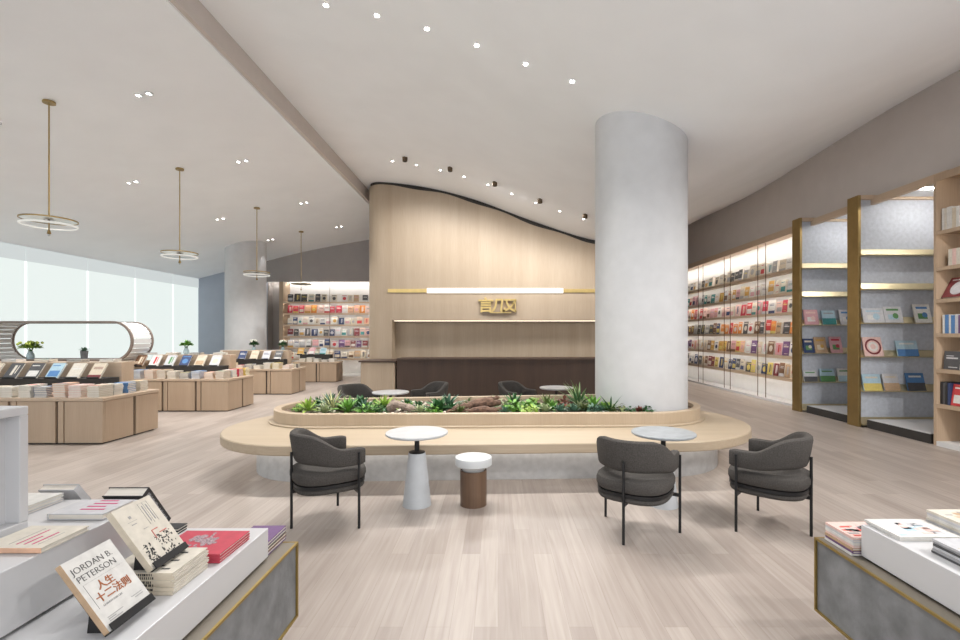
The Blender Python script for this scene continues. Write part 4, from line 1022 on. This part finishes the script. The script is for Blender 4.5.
# black book leaning on a small dark pile, seen from its side
fg_pile(-1.46, 2.085, .6205, .11, .06, 2, .013, 'black', 0, 'small black book, %s of two beside the foot of the leaning black book', 'two small black books')
def d7(t, w, h):
    b = MB(); r2 = random.Random(2)
    for k in range(26):
        z = .02 + k * .0075; b.box(-w / 2 - .0018, -w / 2 - .0008, .010 + r2.uniform(0, .006), .034 - r2.uniform(0, .008), z, z + r2.uniform(.002, .005))
    b.build('lettering', cmat('grey'), t)
M3 = bmat((-1.560, 2.11, .645), R(180), .62, .045)
big_book(M3, .17, .225, .045, 'black', 'thick black hardcover facing away, leaning back behind the ink drawing book', spine='black', draw=d7)
stand(M3, .15, 'black stand behind the thick black hardcover', .048)
fg_pile(-1.83, 2.03, .6205, .20, .14, 3, .013, ['grey', 'pale grey', 'grey'], 0, 'grey magazine, %s of the pile at the far end of the white steps', 'grey magazines at the far end', name='magazine', cat='magazine')
M4 = bmat((-1.83, 2.095, .668), R(180), .62, .03)
big_book(M4, .15, .23, .03, 'pale grey', 'pale grey book facing away on a stand at the far end of the white steps', draw=lambda t, w, h: ink(t, INKG, [(-.05, .05, .05, .12), (-.05, .0, .16, .17)]))
stand(M4, .13, 'black stand holding the pale grey book at the far end of the white steps', .032)
# flat books on the upper step
def d5(t, w, h): ink(t, INKP, [(-.02 + .0 * q, .07 - .02 * (q % 2), .04 + .03 * q, .05 + .03 * q) for q in range(4)], 'magenta_title')
M = Matrix.Translation((-1.545, 1.785, .8445)) @ Matrix.Rotation(.0, 4, 'Z') @ Matrix.Rotation(-PI / 2, 4, 'X') @ Matrix.Translation((0, 0, -.075))
big_book(M, .205, .15, .022, 'pale grey', 'grey book with magenta print lying flat on the upper white step', spine='ivory', draw=d5)
def d6(t, w, h): ink(t, INKP, [(-.06, .03, .05, .056), (-.06, .0, .075, .081), (-.06, .05, .10, .105)], 'magenta_title'); ink(t, INKG, [(-.06, .06, .125, .127), (-.06, .03, .033, .035)], 'small_print')
M = Matrix.Translation((-1.515, 1.535, .8385)) @ Matrix.Rotation(R(90), 4, 'Z') @ Matrix.Rotation(-PI / 2, 4, 'X') @ Matrix.Translation((0, 0, -.1))
big_book(M, .17, .20, .016, 'ivory', 'pale book with magenta lines and a salmon edge lying by the white box', spine='peach', draw=d6)
fg_pile(-1.88, 1.82, .8205, .17, .22, 3, .011, ['pale grey', 'white', 'white'], R(90), 'white magazine, %s of the small pile behind the white box', 'magazines behind the white box', name='magazine', cat='magazine')

# ------------------------------------------------------------------ foreground display on the right
concrete_island('dark concrete display island with gold edges at the lower right', 1.596, 4.2, -.3, 2.363, -1)
white_tier('display_tier', 'white step with magazines on the right concrete island', 1.66, 4.0, -.2, 2.14, .478, .633)
def cov(seed, mats):
    def d(t, w, h):
        r2 = random.Random(seed)
        for m in mats: ink(t, m, [(lambda x, z: (x, x + r2.uniform(.01, .06), z, z + r2.uniform(.005, .03)))(r2.uniform(-w / 2 + .01, w / 2 - .08), r2.uniform(.01, h - .05)) for _ in range(6)])
    return d
fg_pile(1.735, 2.245, .4785, .205, .18, 7, .0118, ['white', 'purple', 'tan', 'blush', 'white', 'pale grey', 'blush'], 0, 'magazine, %s of the pile on the corner of the right concrete island', 'magazines on the right concrete corner', name='magazine', cat='magazine', draw=cov(1, [INKRED, cmat('pink'), INKG]))
fg_pile(1.815, 2.055, .6335, .26, .19, 2, .009, 'white', 0, 'white patterned magazine, %s of the flat pair on the right white step', 'flat white magazines on the right step', name='magazine', cat='magazine', draw=cov(2, [cmat('sky blue'), cmat('pale grey'), cmat('blush')]))
fg_pile(2.085, 2.055, .6335, .25, .17, 6, .0105, ['white', 'pale grey', 'ivory'], 0, 'pale magazine, %s of the taller pile behind the flat white pair', 'taller pile of pale magazines', name='magazine', cat='magazine', draw=cov(3, [cmat('peach'), cmat('tan'), cmat('grey')]))
fg_pile(1.86, 1.755, .6335, .27, .21, 6, .009, ['charcoal', 'grey', 'pale grey'], 0, 'dark magazine, %s of the nearest pile on the right white step', 'dark magazines on the right step', name='magazine', cat='magazine', draw=cov(4, [cmat('tan'), cmat('brown'), cmat('cream'), cmat('ochre')]))
M = bmat((2.25, 2.10, .705), R(-60), .5)
big_book(M, .16, .11, .012, 'grey', 'small dark framed board leaning on top of the taller pale magazines', spine='black', name='display_board', cat='board')
